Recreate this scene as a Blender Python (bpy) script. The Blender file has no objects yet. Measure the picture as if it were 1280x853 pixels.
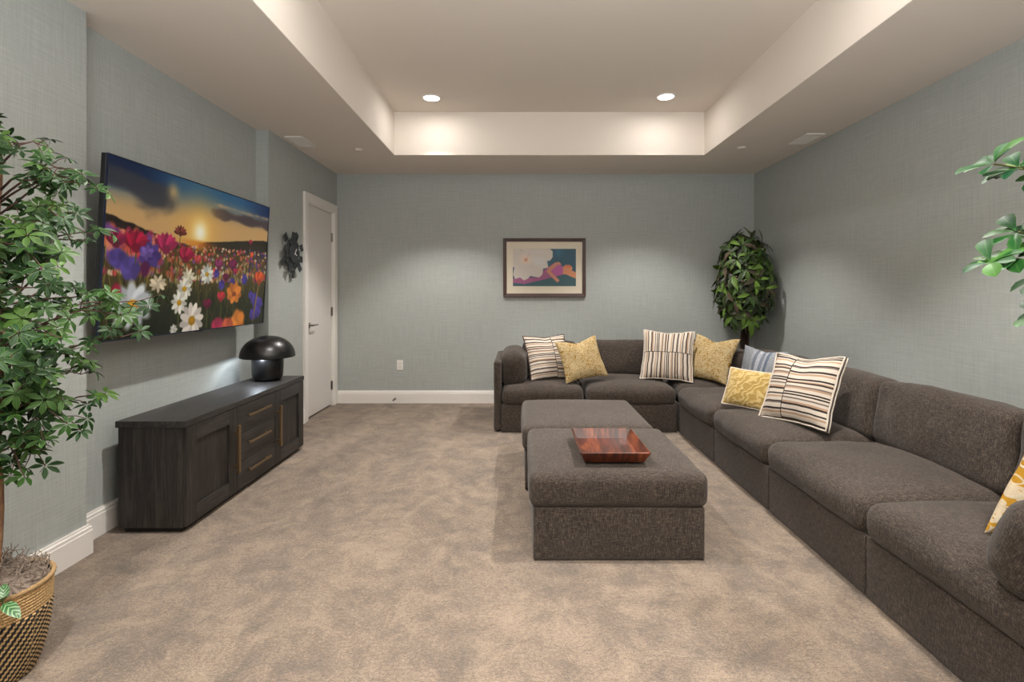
import bpy, math, random
import numpy as np
from mathutils import Vector, Matrix, noise

random.seed(7)
RNG = np.random.default_rng(7)
scene = bpy.context.scene
COL = scene.collection

# ------------------------------------------------------------------ camera, world, light, exposure
CAM_H = 1.325
cam_d = bpy.data.cameras.new('camera')
cam = bpy.data.objects.new('camera', cam_d)
COL.objects.link(cam)
cam.location = (0, 0, CAM_H)
cam.rotation_euler = (math.pi / 2, 0, 0)
cam_d.sensor_width = 36.0
cam_d.lens = 18.0
cam_d.shift_x = -10.0 / 1280
cam_d.shift_y = -61.0 / 1280
cam_d.clip_start = 0.02
scene.camera = cam

vs = scene.view_settings
vs.view_transform = 'Standard'
vs.look = 'None'
vs.gamma = 1.0
vs.use_curve_mapping = False
vs.exposure = 0.12

world = bpy.data.worlds.new('world')
scene.world = world
world.use_nodes = True
world.node_tree.nodes['Background'].inputs[0].default_value = (0.9, 0.95, 1.0, 1)
world.node_tree.nodes['Background'].inputs[1].default_value = 0.3

TRAY_Z = 3.185
SPOT_W, AREA_W = 235.0, 4.0


def downlight_lamp(x, y):
    d = bpy.data.lights.new('downlight_spot', 'SPOT')
    d.energy = SPOT_W
    d.color = (1.0, 0.955, 0.90)
    d.spot_size = math.radians(93)
    d.spot_blend = 0.45
    d.shadow_soft_size = 0.05
    o = bpy.data.objects.new('downlight_spot', d)
    o.location = (x, y, TRAY_Z - 0.022)
    COL.objects.link(o)
    a = bpy.data.lights.new('downlight_glow', 'AREA')
    a.shape = 'DISK'
    a.size = 0.12
    a.energy = AREA_W
    a.color = (1.0, 0.955, 0.90)
    b = bpy.data.objects.new('downlight_glow', a)
    b.location = (x, y, TRAY_Z - 0.024)
    COL.objects.link(b)


DOWNLIGHTS = [(-0.845, 4.89), (1.385, 4.86), (-0.845, 2.55), (1.385, 2.55), (-0.845, 0.2), (1.385, 0.2)]
for _x, _y in DOWNLIGHTS:
    downlight_lamp(_x, _y)

# added soft fill lamp, unseen behind the camera, bounced off the raised ceiling
_d = bpy.data.lights.new('bounce_fill', 'AREA')
_d.shape = 'RECTANGLE'
_d.size, _d.size_y = 2.4, 1.0
_d.energy = 290.0
_d.color = (0.97, 0.985, 1.0)
_o = bpy.data.objects.new('bounce_fill', _d)
_o.location = (0.3, -0.5, 1.75)
_o.rotation_euler = (math.radians(180 - 4), 0, 0)
COL.objects.link(_o)


# ------------------------------------------------------------------ helpers
def lin(c):
    """sRGB 0-255 -> linear rgb"""
    out = []
    for v in c[:3]:
        v = v / 255.0
        out.append(v / 12.92 if v <= 0.04045 else ((v + 0.055) / 1.055) ** 2.4)
    return tuple(out)


class NT:
    def __init__(self, name):
        self.m = bpy.data.materials.new(name)
        self.m.use_nodes = True
        self.t = self.m.node_tree
        self.bsdf = self.t.nodes['Principled BSDF']

    def n(self, typ, ins=None, **props):
        nd = self.t.nodes.new(typ)
        for k, v in props.items():
            setattr(nd, k, v)
        for k, v in (ins or {}).items():
            self.put(nd.inputs[k], v)
        return nd

    def put(self, sock, v):
        if isinstance(v, bpy.types.NodeSocket):
            self.t.links.new(v, sock)
        elif isinstance(v, bpy.types.Node):
            self.t.links.new(v.outputs[0], sock)
        else:
            if sock.type == 'RGBA' and len(v) == 3:
                v = (*v, 1.0)
            sock.default_value = v

    def set(self, **kw):
        for k, v in kw.items():
            self.put(self.bsdf.inputs[k.replace('_', ' ')], v)

    def math(self, op, a, b=0.0, c=0.0):
        nd = self.n('ShaderNodeMath', operation=op)
        self.put(nd.inputs[0], a)
        self.put(nd.inputs[1], b)
        self.put(nd.inputs[2], c)
        return nd.outputs[0]

    def mix(self, f, a, b, blend='MIX'):
        nd = self.n('ShaderNodeMix', data_type='RGBA', blend_type=blend)
        self.put(nd.inputs[0], f)
        self.put(nd.inputs[6], a)
        self.put(nd.inputs[7], b)
        return nd.outputs[2]

    def coord(self, kind='Object', scale=(1, 1, 1), rot=(0, 0, 0), loc=(0, 0, 0)):
        tc = self.n('ShaderNodeTexCoord')
        mp = self.n('ShaderNodeMapping', {'Vector': tc.outputs[kind], 'Scale': scale, 'Rotation': rot, 'Location': loc})
        return mp.outputs[0]

    def noise(self, vec, scale=1.0, detail=2.0, rough=0.5, dist=0.0):
        nd = self.n('ShaderNodeTexNoise', {'Vector': vec, 'Scale': scale, 'Detail': detail, 'Roughness': rough, 'Distortion': dist})
        return nd.outputs[0]

    def ramp(self, f, stops, interp='LINEAR'):
        nd = self.n('ShaderNodeValToRGB', {'Fac': f})
        cr = nd.color_ramp
        cr.interpolation = interp
        while len(cr.elements) < len(stops):
            cr.elements.new(0.5)
        for e, (p, c) in zip(cr.elements, stops):
            e.position = p
            e.color = (*c[:3], 1.0) if not isinstance(c, (int, float)) else (c, c, c, 1.0)
        return nd.outputs[0]

    def bump(self, h, strength=0.3, dist=0.01):
        nd = self.n('ShaderNodeBump', {'Height': h, 'Strength': strength, 'Distance': dist})
        self.put(self.bsdf.inputs['Normal'], nd.outputs[0])
        return nd


def plain(name, rgb, rough=0.5, metal=0.0, spec=None):
    k = NT(name)
    k.set(Base_Color=lin(rgb), Roughness=rough, Metallic=metal)
    if spec is not None:
        k.set(Specular_IOR_Level=spec)
    return k.m


def mesh(name, verts, faces, m, smooth=True, uv=None, attr=None):
    me = bpy.data.meshes.new(name)
    me.from_pydata([tuple(map(float, v)) for v in verts], [], [tuple(map(int, f)) for f in faces])
    if m is not None:
        me.materials.append(m)
    if smooth:
        me.polygons.foreach_set('use_smooth', [True] * len(me.polygons))
    if uv is not None:
        ul = me.uv_layers.new(name='UVMap')
        idx = np.empty(len(me.loops), dtype=np.int32)
        me.loops.foreach_get('vertex_index', idx)
        ul.data.foreach_set('uv', np.asarray(uv, dtype=np.float32)[idx].ravel())
    if attr is not None:
        a = me.color_attributes.new('pic', 'FLOAT_COLOR', 'POINT')
        buf = np.ones((len(verts), 4), dtype=np.float32)
        buf[:, :3] = attr
        a.data.foreach_set('color', buf.ravel())
    me.update()
    return me


def obj(name, me, parent=None, loc=(0, 0, 0), rot=(0, 0, 0)):
    o = bpy.data.objects.new(name, me)
    COL.objects.link(o)
    if parent is not None:
        o.parent = parent
    o.location = loc
    o.rotation_euler = rot
    return o


def thing(name, label, cat, loc=(0, 0, 0), rotz=0.0, group=None):
    o = bpy.data.objects.new(name, None)
    o.empty_display_size = 0.1
    COL.objects.link(o)
    o.location = loc
    o.rotation_euler = (0, 0, rotz)
    o['label'] = label
    o['category'] = cat
    if group:
        o['group'] = group
    return o


def struct(o):
    o['kind'] = 'structure'
    return o


class MB:
    """collects verts / faces / uvs"""
    def __init__(self):
        self.v, self.f, self.u = [], [], []

    def add(self, verts, faces, uv=None):
        b = len(self.v)
        self.v += [tuple(p) for p in verts]
        self.f += [tuple(i + b for i in f) for f in faces]
        self.u += [tuple(p) for p in uv] if uv is not None else [(0, 0)] * len(verts)

    def box(self, x0, x1, y0, y1, z0, z1):
        vv = [(x0, y0, z0), (x1, y0, z0), (x1, y1, z0), (x0, y1, z0), (x0, y0, z1), (x1, y0, z1), (x1, y1, z1), (x0, y1, z1)]
        self.add(vv, [(3, 2, 1, 0), (4, 5, 6, 7), (0, 1, 5, 4), (1, 2, 6, 5), (2, 3, 7, 6), (3, 0, 4, 7)])
        return self

    def tube(self, pts, rad, sides=6, cap=True):
        pts = [Vector(p) for p in pts]
        n = len(pts)
        if isinstance(rad, (int, float)):
            rad = [rad] * n
        up = Vector((0.123, 0.31, 0.94)).normalized()
        rings = []
        prev = None
        for i, p in enumerate(pts):
            t = (pts[min(i + 1, n - 1)] - pts[max(i - 1, 0)])
            t = t.normalized() if t.length > 1e-9 else Vector((0, 0, 1))
            if prev is None:
                a = t.cross(up)
                if a.length < 0.05:
                    a = t.cross(Vector((1, 0, 0)))
            else:
                a = prev - t * prev.dot(t)
            a.normalize()
            prev = a
            b = t.cross(a)
            rings.append([p + (a * math.cos(2 * math.pi * k / sides) + b * math.sin(2 * math.pi * k / sides)) * rad[i] for k in range(sides)])
        vv = [q for r in rings for q in r]
        ff = []
        for i in range(n - 1):
            for k in range(sides):
                k2 = (k + 1) % sides
                ff.append((i * sides + k, i * sides + k2, (i + 1) * sides + k2, (i + 1) * sides + k))
        if cap:
            ff.append(tuple(range(sides - 1, -1, -1)))
            ff.append(tuple((n - 1) * sides + k for k in range(sides)))
        uv = [(k / sides, i / max(n - 1, 1)) for i in range(n) for k in range(sides)]
        self.add(vv, ff, uv)
        return self

    def lathe(self, prof, seg=48, cx=0, cy=0):
        n = len(prof)
        vv, uv = [], []
        for i, (r, z) in enumerate(prof):
            for k in range(seg):
                a = 2 * math.pi * k / seg
                vv.append((cx + r * math.cos(a), cy + r * math.sin(a), z))
                uv.append((k / seg, i / (n - 1)))
        ff = []
        for i in range(n - 1):
            for k in range(seg):
                k2 = (k + 1) % seg
                ff.append((i * seg + k, i * seg + k2, (i + 1) * seg + k2, (i + 1) * seg + k))
        self.add(vv, ff, uv)
        return self

    def mesh(self, name, m, smooth=False):
        return mesh(name, self.v, self.f, m, smooth, self.u)

    def build(self, name, m, parent=None, smooth=False, bevel=0.0, seg=2, loc=(0, 0, 0)):
        o = obj(name, self.mesh(name, m, smooth), parent, loc)
        if bevel:
            b = o.modifiers.new('bevel', 'BEVEL')
            b.width = bevel
            b.segments = seg
            b.limit_method = 'ANGLE'
            b.angle_limit = math.radians(40)
            b.harden_normals = False
        return o


def soft_box(sx, sy, sz, r, n=(14, 14, 6), crown=(0, 0, 0), wrinkle=0.0, wscale=5.0, seed=0.0, crease=0.0):
    """rounded, puffed upholstery block centred on the origin"""
    nx, ny, nz = n
    key, verts, faces = {}, [], []

    hs = (sx / 2, sy / 2, sz / 2)
    rr = min(r, *(v * 0.9 for v in hs))

    def ease(i, k, hv):
        """grid line i of k: a few lines inside the rounded edge, the rest even"""
        e = max(1, min(3, (k - 2) // 2))
        a = rr / hv
        if i <= e:
            return -1 + a * i / e
        if i >= k - e:
            return 1 - a * (k - i) / e
        return -1 + a + (2 - 2 * a) * (i - e) / (k - 2 * e)

    def vid(i, j, k):
        q = (i, j, k)
        if q not in key:
            key[q] = len(verts)
            verts.append((ease(i, nx, hs[0]), ease(j, ny, hs[1]), ease(k, nz, hs[2])))
        return key[q]
    for i in range(nx):
        for j in range(ny):
            faces.append((vid(i, j, nz), vid(i + 1, j, nz), vid(i + 1, j + 1, nz), vid(i, j + 1, nz)))
            faces.append((vid(i, j, 0), vid(i, j + 1, 0), vid(i + 1, j + 1, 0), vid(i + 1, j, 0)))
    for i in range(nx):
        for k in range(nz):
            faces.append((vid(i, 0, k), vid(i + 1, 0, k), vid(i + 1, 0, k + 1), vid(i, 0, k + 1)))
            faces.append((vid(i, ny, k), vid(i, ny, k + 1), vid(i + 1, ny, k + 1), vid(i + 1, ny, k)))
    for j in range(ny):
        for k in range(nz):
            faces.append((vid(0, j, k), vid(0, j, k + 1), vid(0, j + 1, k + 1), vid(0, j + 1, k)))
            faces.append((vid(nx, j, k), vid(nx, j + 1, k), vid(nx, j + 1, k + 1), vid(nx, j, k + 1)))
    h = np.array([sx / 2, sy / 2, sz / 2])
    p = np.array(verts) * h
    q = np.clip(p, -(h - rr), h - rr)
    d = p - q
    ln = np.linalg.norm(d, axis=1, keepdims=True)
    ln[ln < 1e-9] = 1
    nrm = d / ln
    p = q + nrm * rr
    u = np.clip(p / h, -1, 1)
    cx = crown[0] * (1 - u[:, 1] ** 2) * (1 - u[:, 2] ** 2) * u[:, 0]
    cy = crown[1] * (1 - u[:, 0] ** 2) * (1 - u[:, 2] ** 2) * u[:, 1]
    cz = crown[2] * (1 - np.abs(u[:, 0]) ** 3) * (1 - np.abs(u[:, 1]) ** 3) * u[:, 2]
    p = p + np.stack([cx, cy, cz], 1)
    if wrinkle:
        for i in range(len(p)):
            w = noise.noise(Vector(p[i]) * wscale + Vector((seed, seed * 1.7, 3.1)))
            w2 = noise.noise(Vector((p[i][0] * wscale * 3, p[i][1] * wscale * 3, p[i][2] * wscale * 1.2)) + Vector((seed * 2.3, 1.0, seed)))
            e = max(abs(u[i][0]), abs(u[i][1]), abs(u[i][2]))
            side = abs(u[i][0]) ** 4
            p[i] += nrm[i] * (w * wrinkle + w2 * (wrinkle * 0.35 + crease * side))
    return p, faces


def rbox(name, size, centre, m, parent, r=0.02, rot=(0, 0, 0), **kw):
    v, f = soft_box(*size, r, **kw)
    return obj(name, mesh(name, v, f, m), parent, centre, rot)


# ------------------------------------------------------------------ materials
def wall_mat():
    k = NT('grasscloth_wallpaper')
    tc = k.n('ShaderNodeTexCoord')

    def nz(sx, sy, sc, det=2.0):
        mp = k.n('ShaderNodeMapping', {'Vector': tc.outputs['UV'], 'Scale': (sx, sy, 1)})
        return k.noise(mp.outputs[0], sc, det, 0.6)
    h1, h2 = nz(3.5, 110, 1.0, 3), nz(12, 240, 1.0, 2)
    v1, v2 = nz(110, 3.0, 1.0, 3), nz(220, 10, 1.0, 2)
    blot = nz(1.1, 1.3, 1.0, 2)
    hor = k.math('ADD', k.math('MULTIPLY', h1, 0.6), k.math('MULTIPLY', h2, 0.4))
    ver = k.math('ADD', k.math('MULTIPLY', v1, 0.6), k.math('MULTIPLY', v2, 0.4))
    t = k.math('ADD', k.math('MULTIPLY', hor, 0.5), k.math('MULTIPLY', ver, 0.5))
    c = k.ramp(t, [(0.34, lin((149, 154, 152))), (0.5, lin((164, 169, 167))), (0.66, lin((179, 184, 181)))])
    c = k.mix(k.math('MULTIPLY', blot, 0.22), c, lin((164, 165, 157)))
    k.set(Base_Color=c, Roughness=0.62, Specular_IOR_Level=0.35)
    k.bump(t, 0.2, 0.003)
    return k.m


def carpet_mat():
    k = NT('cut_pile_carpet')
    co = k.coord('Object')
    warp = k.n('ShaderNodeTexNoise', {'Vector': co, 'Scale': 2.6, 'Detail': 3.0})
    wv = k.n('ShaderNodeVectorMath', {0: warp.outputs[1], 1: (0.3, 0.3, 0)}, operation='MULTIPLY')
    cw = k.n('ShaderNodeVectorMath', {0: co, 1: wv.outputs[0]}, operation='ADD').outputs[0]
    st = k.n('ShaderNodeMapping', {'Vector': cw, 'Scale': (1.6, 0.8, 1), 'Rotation': (0, 0, 0.5)}).outputs[0]
    big = k.noise(st, 2.2, 5.0, 0.68)
    med = k.noise(cw, 9.0, 5.0, 0.7)
    fine = k.noise(co, 70.0, 3.0, 0.75)
    pile = k.noise(co, 210.0, 2.0, 0.7)
    rows = k.n('ShaderNodeTexWave', {'Vector': cw, 'Scale': 26.0, 'Distortion': 4.0, 'Detail': 2.0}, wave_type='BANDS', bands_direction='Y').outputs[1]
    t = k.math('ADD', k.math('MULTIPLY', big, 0.85), k.math('MULTIPLY', med, 0.70))
    t = k.math('ADD', t, k.math('MULTIPLY', fine, 0.75))
    t = k.math('ADD', t, k.math('MULTIPLY', rows, 0.05))
    c = k.ramp(k.math('SUBTRACT', t, 0.675), [(0.30, lin((96, 80, 63))), (0.46, lin((121, 102, 82))), (0.54, lin((137, 117, 95))), (0.70, lin((159, 137, 113)))])
    marks = k.noise(cw, 4.2, 6.0, 0.74)
    c = k.mix(1.0, c, k.ramp(marks, [(0.40, 0.75), (0.48, 0.96), (0.62, 1.03)]), 'MULTIPLY')
    tint = k.noise(co, 0.8, 2.0)
    c = k.mix(k.math('MULTIPLY', tint, 0.22), c, lin((136, 113, 98)))
    sp = k.ramp(pile, [(0.28, 0.45), (0.5, 1.0), (0.72, 1.4)])
    c = k.mix(1.0, c, sp, 'MULTIPLY')
    k.set(Base_Color=c, Roughness=0.95, Specular_IOR_Level=0.1, Sheen_Weight=0.25, Sheen_Roughness=0.6)
    k.bump(k.math('ADD', pile, k.math('MULTIPLY', fine, 0.8)), 0.9, 0.014)
    return k.m


def tweed(name, base, fleck, dark, scale=1.0):
    k = NT(name)
    tc = k.n('ShaderNodeTexCoord')

    def nz(s, det=1.0):
        mp = k.n('ShaderNodeMapping', {'Vector': tc.outputs['Object'], 'Scale': s})
        return k.noise(mp.outputs[0], scale, det, 0.6)
    a = nz((380, 380, 34), 2)
    b = nz((34, 380, 380), 2)
    c3 = nz((380, 34, 380), 2)
    t = k.math('ADD', k.math('MULTIPLY', a, 0.4), k.math('ADD', k.math('MULTIPLY', b, 0.3), k.math('MULTIPLY', c3, 0.3)))
    col = k.ramp(t, [(0.38, lin(dark)), (0.5, lin(base)), (0.63, lin(fleck))])
    soft = nz((3, 3, 3), 2)
    col = k.mix(1.0, col, k.ramp(soft, [(0.3, 0.88), (0.7, 1.1)]), 'MULTIPLY')
    fl = k.ramp(nz((75, 75, 210), 1), [(0.67, 0.0), (0.74, 0.45)])
    col = k.mix(fl, col, lin(fleck))
    k.set(Base_Color=col, Roughness=0.93, Specular_IOR_Level=0.15, Sheen_Weight=0.12, Sheen_Roughness=0.5)
    k.bump(t, 0.5, 0.004)
    return k.m


def stripe_mat(name, off, freq):
    """cream cushion cover, irregular brown and charcoal stripes, offset at a seam"""
    k = NT(name)
    tc = k.n('ShaderNodeTexCoord')
    sx = k.n('ShaderNodeSeparateXYZ', {0: tc.outputs['UV']})
    along, across = (sx.outputs[1], sx.outputs[0])
    seam = k.math('GREATER_THAN', along, off)
    s = k.math('ADD', across, k.math('MULTIPLY', seam, 0.217))
    wob = k.noise(tc.outputs['UV'], 4.0, 2.0)
    s = k.math('ADD', s, k.math('MULTIPLY', wob, 0.012))
    s = k.math('FRACT', k.math('MULTIPLY', s, freq))
    cream, dark, tan, grey = lin((208, 197, 184)), lin((58, 49, 47)), lin((176, 148, 124)), lin((118, 106, 100))
    pat = [(0.0, dark), (0.030, cream), (0.10, tan), (0.135, cream), (0.155, dark), (0.190, cream), (0.265, grey), (0.29, dark), (0.315, cream), (0.375, tan),
           (0.405, cream), (0.43, dark), (0.46, cream), (0.525, dark), (0.56, tan), (0.595, cream), (0.64, grey), (0.665, cream), (0.70, dark), (0.73, cream),
           (0.75, dark), (0.775, cream), (0.83, tan), (0.86, grey), (0.885, cream), (0.93, dark), (0.96, tan), (0.98, cream)]
    c = k.ramp(s, pat, 'CONSTANT')
    dd = k.math('ABSOLUTE', k.math('SUBTRACT', along, off))
    c = k.mix(k.math('LESS_THAN', dd, 0.006), c, lin((40, 34, 34)))
    w = k.noise(k.coord('UV', (260, 260, 1)), 1.0, 2.0)
    c = k.mix(1.0, c, k.ramp(w, [(0.3, 0.86), (0.7, 1.08)]), 'MULTIPLY')
    k.set(Base_Color=c, Roughness=0.9, Specular_IOR_Level=0.15)
    k.bump(w, 0.3, 0.003)
    return k.m


def mustard_mat(name, base, pale, deep, scale, amount, lo=0.13, hi=0.35):
    k = NT(name)
    uv = k.coord('UV')
    wp = k.n('ShaderNodeTexNoise', {'Vector': uv, 'Scale': scale * 0.45, 'Detail': 2.0})
    v = k.n('ShaderNodeVectorMath', {0: wp.outputs[1], 1: (0.25, 0.25, 0.0)}, operation='MULTIPLY').outputs[0]
    v = k.n('ShaderNodeVectorMath', {0: uv, 1: v}, operation='ADD').outputs[0]
    vo = k.n('ShaderNodeTexVoronoi', {'Vector': v, 'Scale': scale}, feature='DISTANCE_TO_EDGE').outputs[0]
    ring = k.n('ShaderNodeTexVoronoi', {'Vector': v, 'Scale': scale * 0.8}, feature='F1').outputs[0]
    sw = k.math('SINE', k.math('MULTIPLY', ring, 19.0))
    f = k.math('MULTIPLY', k.math('LESS_THAN', vo, lo), amount)
    f2 = k.math('MULTIPLY', k.math('GREATER_THAN', sw, hi), amount)
    c = k.mix(k.noise(uv, 5.0, 2.0), lin(base), lin(deep))
    c = k.mix(f2, c, lin(pale))
    c = k.mix(f, c, lin(pale))
    w = k.noise(k.coord('UV', (300, 300, 1)), 1.0, 2.0)
    c = k.mix(1.0, c, k.ramp(w, [(0.3, 0.82), (0.7, 1.12)]), 'MULTIPLY')
    k.set(Base_Color=c, Roughness=0.9, Specular_IOR_Level=0.15)
    k.bump(k.math('ADD', k.math('MULTIPLY', sw, 0.5), w), 0.4, 0.004)
    return k.m


def relief_mat():
    k = NT('yellow_leaf_relief_fabric')
    uv = k.coord('UV', (1, 1, 1), (0, 0, 0.6))
    wv = k.n('ShaderNodeTexWave', {'Vector': uv, 'Scale': 2.2, 'Distortion': 14.0, 'Detail': 3.0, 'Detail Scale': 1.8}, wave_type='BANDS').outputs[1]
    c = k.ramp(wv, [(0.1, lin((166, 138, 76))), (0.6, lin((178, 151, 88))), (0.95, lin((194, 171, 116)))])
    k.set(Base_Color=c, Roughness=0.8, Specular_IOR_Level=0.2, Sheen_Weight=0.3)
    k.bump(wv, 0.5, 0.006)
    return k.m


def blue_mat():
    k = NT('blue_grey_woven_fabric')
    tc = k.n('ShaderNodeTexCoord')
    sx = k.n('ShaderNodeSeparateXYZ', {0: tc.outputs['UV']})
    u = sx.outputs[0]
    pat = [(0, lin((128, 130, 136))), (0.30, lin((142, 144, 150))), (0.36, lin((106, 112, 122))), (0.42, lin((156, 159, 165))), (0.50, lin((112, 119, 130))),
           (0.58, lin((150, 154, 160))), (0.64, lin((96, 106, 122))), (0.7, lin((140, 144, 150)))]
    c = k.ramp(u, pat, 'CONSTANT')
    w = k.noise(k.coord('UV', (16, 120, 1)), 1.0, 3.0)
    c = k.mix(1.0, c, k.ramp(w, [(0.3, 0.58), (0.7, 1.3)]), 'MULTIPLY')
    k.set(Base_Color=c, Roughness=0.9, Specular_IOR_Level=0.1)
    k.bump(w, 0.3, 0.003)
    return k.m


def wood_mat(name, dark, mid, light, scale_v, rough, coat=0.0, contrast=(0.32, 0.5, 0.7), bump=0.25):
    k = NT(name)
    tc = k.n('ShaderNodeTexCoord')
    mp = k.n('ShaderNodeMapping', {'Vector': tc.outputs['Object'], 'Scale': scale_v}).outputs[0]
    ring = k.noise(mp, 1.0, 4.0, 0.65, 1.2)
    fine = k.noise(k.n('ShaderNodeMapping', {'Vector': tc.outputs['Object'], 'Scale': [s * 5 for s in scale_v]}).outputs[0], 1.0, 2.0, 0.6)
    t = k.math('ADD', k.math('MULTIPLY', ring, 0.65), k.math('MULTIPLY', fine, 0.35))
    c = k.ramp(t, [(contrast[0], lin(dark)), (contrast[1], lin(mid)), (contrast[2], lin(light))])
    k.set(Base_Color=c, Roughness=rough, Coat_Weight=coat, Coat_Roughness=0.15)
    k.bump(t, bump, 0.003)
    return k.m


def leaf_mat(name, cols, edge, rough=0.5, edge_f=0.6, vein=0.25):
    """green leaf: shade varies from leaf to leaf, pale margin and midrib from its uv"""
    k = NT(name)
    oi = k.n('ShaderNodeObjectInfo')
    at = k.n('ShaderNodeAttribute', attribute_name='tone')
    tone = k.math('FRACT', k.math('ADD', oi.outputs['Random'], at.outputs[2]))
    stops = [(i / max(len(cols) - 1, 1), lin(c)) for i, c in enumerate(cols)]
    c = k.ramp(tone, stops)
    sx = k.n('ShaderNodeSeparateXYZ', {0: k.n('ShaderNodeTexCoord').outputs['UV']})
    d = k.math('ABSOLUTE', k.math('SUBTRACT', sx.outputs[0], 0.5))
    nz = k.noise(k.coord('Object', (1, 1, 1)), 60.0, 2.0)
    c = k.mix(k.math('MULTIPLY', k.ramp(k.math('ADD', d, k.math('MULTIPLY', nz, 0.12)), [(0.38, 0.0), (0.5, 1.0)]), edge_f), c, lin(edge))
    c = k.mix(k.math('MULTIPLY', k.math('LESS_THAN', d, 0.04), vein), c, lin(edge))
    k.set(Base_Color=c, Roughness=rough, Specular_IOR_Level=0.25)
    return k.m


M = {}
M['wall'] = wall_mat()
M['carpet'] = carpet_mat()
M['ceil'] = plain('ceiling_paint', (222, 213, 203), 0.85, spec=0.2)
M['white'] = plain('white_trim_paint', (226, 222, 217), 0.4)
M['door'] = plain('white_door_paint', (216, 211, 206), 0.42)
M['sofa'] = tweed('brown_grey_tweed', (62, 55, 50), (106, 94, 85), (35, 32, 30))
M['nickel'] = plain('brushed_nickel', (150, 144, 138), 0.35, 1.0)
M['bronze'] = plain('aged_brass', (146, 124, 96), 0.45, 1.0)
M['oak_v'] = wood_mat('charcoal_oak_upright', (14, 12, 12), (38, 34, 32), (70, 64, 60), (34, 34, 2.2), 0.5)
M['oak_h'] = wood_mat('charcoal_oak_lengthwise', (16, 15, 15), (42, 39, 38), (74, 70, 67), (34, 2.2, 34), 0.42)
M['shadow_gap'] = plain('shadow_gap_black', (14, 13, 12), 0.7)  # shade of gaps, slots and recesses put into a near-black colour
M['black_satin'] = plain('black_satin_metal', (14, 14, 15), 0.33, 0.0)
M['slate'] = plain('dark_slate_metal', (38, 42, 46), 0.45)
M['tv_black'] = plain('black_plastic', (14, 15, 20), 0.35)
M['tv_edge'] = plain('dark_blue_metal', (52, 60, 84), 0.3, 0.8)
M['tray_wood'] = wood_mat('glossy_rosewood', (34, 14, 9), (78, 34, 20), (136, 70, 38), (11, 1.3, 3), 0.33, 0.15, (0.36, 0.5, 0.64), 0.03)
M['frame_wood'] = wood_mat('dark_walnut_frame', (40, 24, 20), (64, 42, 36), (88, 62, 54), (12, 60, 60), 0.45)
M['mat_board'] = plain('cream_mat_board', (214, 204, 186), 0.9)
M['stripe_h'] = stripe_mat('cream_brown_stripe_wide', 0.62, 1.4)
M['stripe_v'] = stripe_mat('cream_brown_stripe_tall', 0.52, 1.4)
M['stripe_b'] = stripe_mat('cream_brown_stripe_large', 0.38, 1.22)
M['piping_cream'] = plain('cream_piping', (212, 202, 188), 0.9)
M['piping_dark'] = plain('charcoal_piping', (70, 60, 57), 0.9)
M['mustard'] = mustard_mat('mustard_speckled_weave', (162, 122, 42), (204, 190, 154), (130, 94, 30), 20.0, 0.55)
M['mustard_scroll'] = mustard_mat('mustard_scroll_embroidery', (192, 146, 50), (210, 198, 174), (176, 128, 40), 9.5, 0.85, 0.06, 0.45)
M['relief'] = relief_mat()
M['blue'] = blue_mat()
M['bark'] = wood_mat('tree_bark', (82, 58, 42), (124, 92, 66), (158, 122, 90), (60, 60, 8), 0.8)
M['bark_dark'] = wood_mat('dark_tree_bark', (30, 20, 16), (54, 36, 27), (84, 60, 44), (60, 60, 8), 0.85)
M['twig'] = plain('reddish_brown_twig', (82, 56, 48), 0.7)
M['twig_green'] = plain('green_brown_twig', (116, 122, 66), 0.7)
M['leaf_a'] = leaf_mat('glossy_palmate_leaf', [(14, 42, 24), (28, 60, 26), (52, 88, 30), (20, 54, 30), (70, 102, 36), (16, 46, 32)], (98, 132, 66), edge_f=0.42)
M['leaf_b'] = leaf_mat('croton_leaf', [(14, 22, 13), (46, 74, 28), (28, 22, 22), (92, 122, 48), (16, 26, 15), (74, 56, 52), (32, 52, 22), (20, 18, 17)], (96, 118, 64), edge_f=0.3)
M['leaf_c'] = leaf_mat('obovate_green_leaf', [(12, 56, 28), (28, 82, 32), (16, 60, 42), (66, 114, 38), (22, 70, 28)], (92, 136, 62), edge_f=0.2)
M['moss'] = plain('dried_moss', (132, 118, 106), 0.95)
M['grille'] = plain('grey_grille_paint', (205, 198, 190), 0.5)
M['soil'] = plain('dark_soil', (40, 32, 26), 0.95)

k = NT('lamp_lens')
k.set(Base_Color=(1, 1, 1), Emission_Color=(1.0, 0.96, 0.9), Emission_Strength=6.0)
M['lens'] = k.m

k = NT('lamp_bulb')
k.set(Base_Color=(1, 1, 1), Emission_Color=(0.82, 0.9, 1.0), Emission_Strength=8.0)
M['bulb'] = k.m

k = NT('basket_weave')
_tc = k.n('ShaderNodeTexCoord')
_s = k.n('ShaderNodeSeparateXYZ', {0: _tc.outputs['UV']})
_st = k.math('FRACT', k.math('ADD', k.math('MULTIPLY', _s.outputs[0], 44.0), k.math('MULTIPLY', _s.outputs[1], -7.0)))
_c = k.mix(k.math('GREATER_THAN', _st, 0.54), lin((30, 27, 26)), lin((190, 158, 112)))
_c = k.mix(1.0, _c, k.ramp(k.noise(k.coord('UV', (300, 60, 1)), 1.0, 2.0), [(0.3, 0.65), (0.7, 1.2)]), 'MULTIPLY')
k.set(Base_Color=_c, Roughness=0.85)
M['weave'] = k.m

k = NT('seagrass_braid')
_w = k.noise(k.coord('UV', (220, 26, 1), (0, 0, 0.4)), 1.0, 2.0)
k.set(Base_Color=k.ramp(_w, [(0.3, lin((112, 84, 52))), (0.55, lin((186, 152, 104))), (0.75, lin((214, 184, 136)))]), Roughness=0.8)
k.bump(_w, 0.6, 0.006)
M['braid'] = k.m

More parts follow.
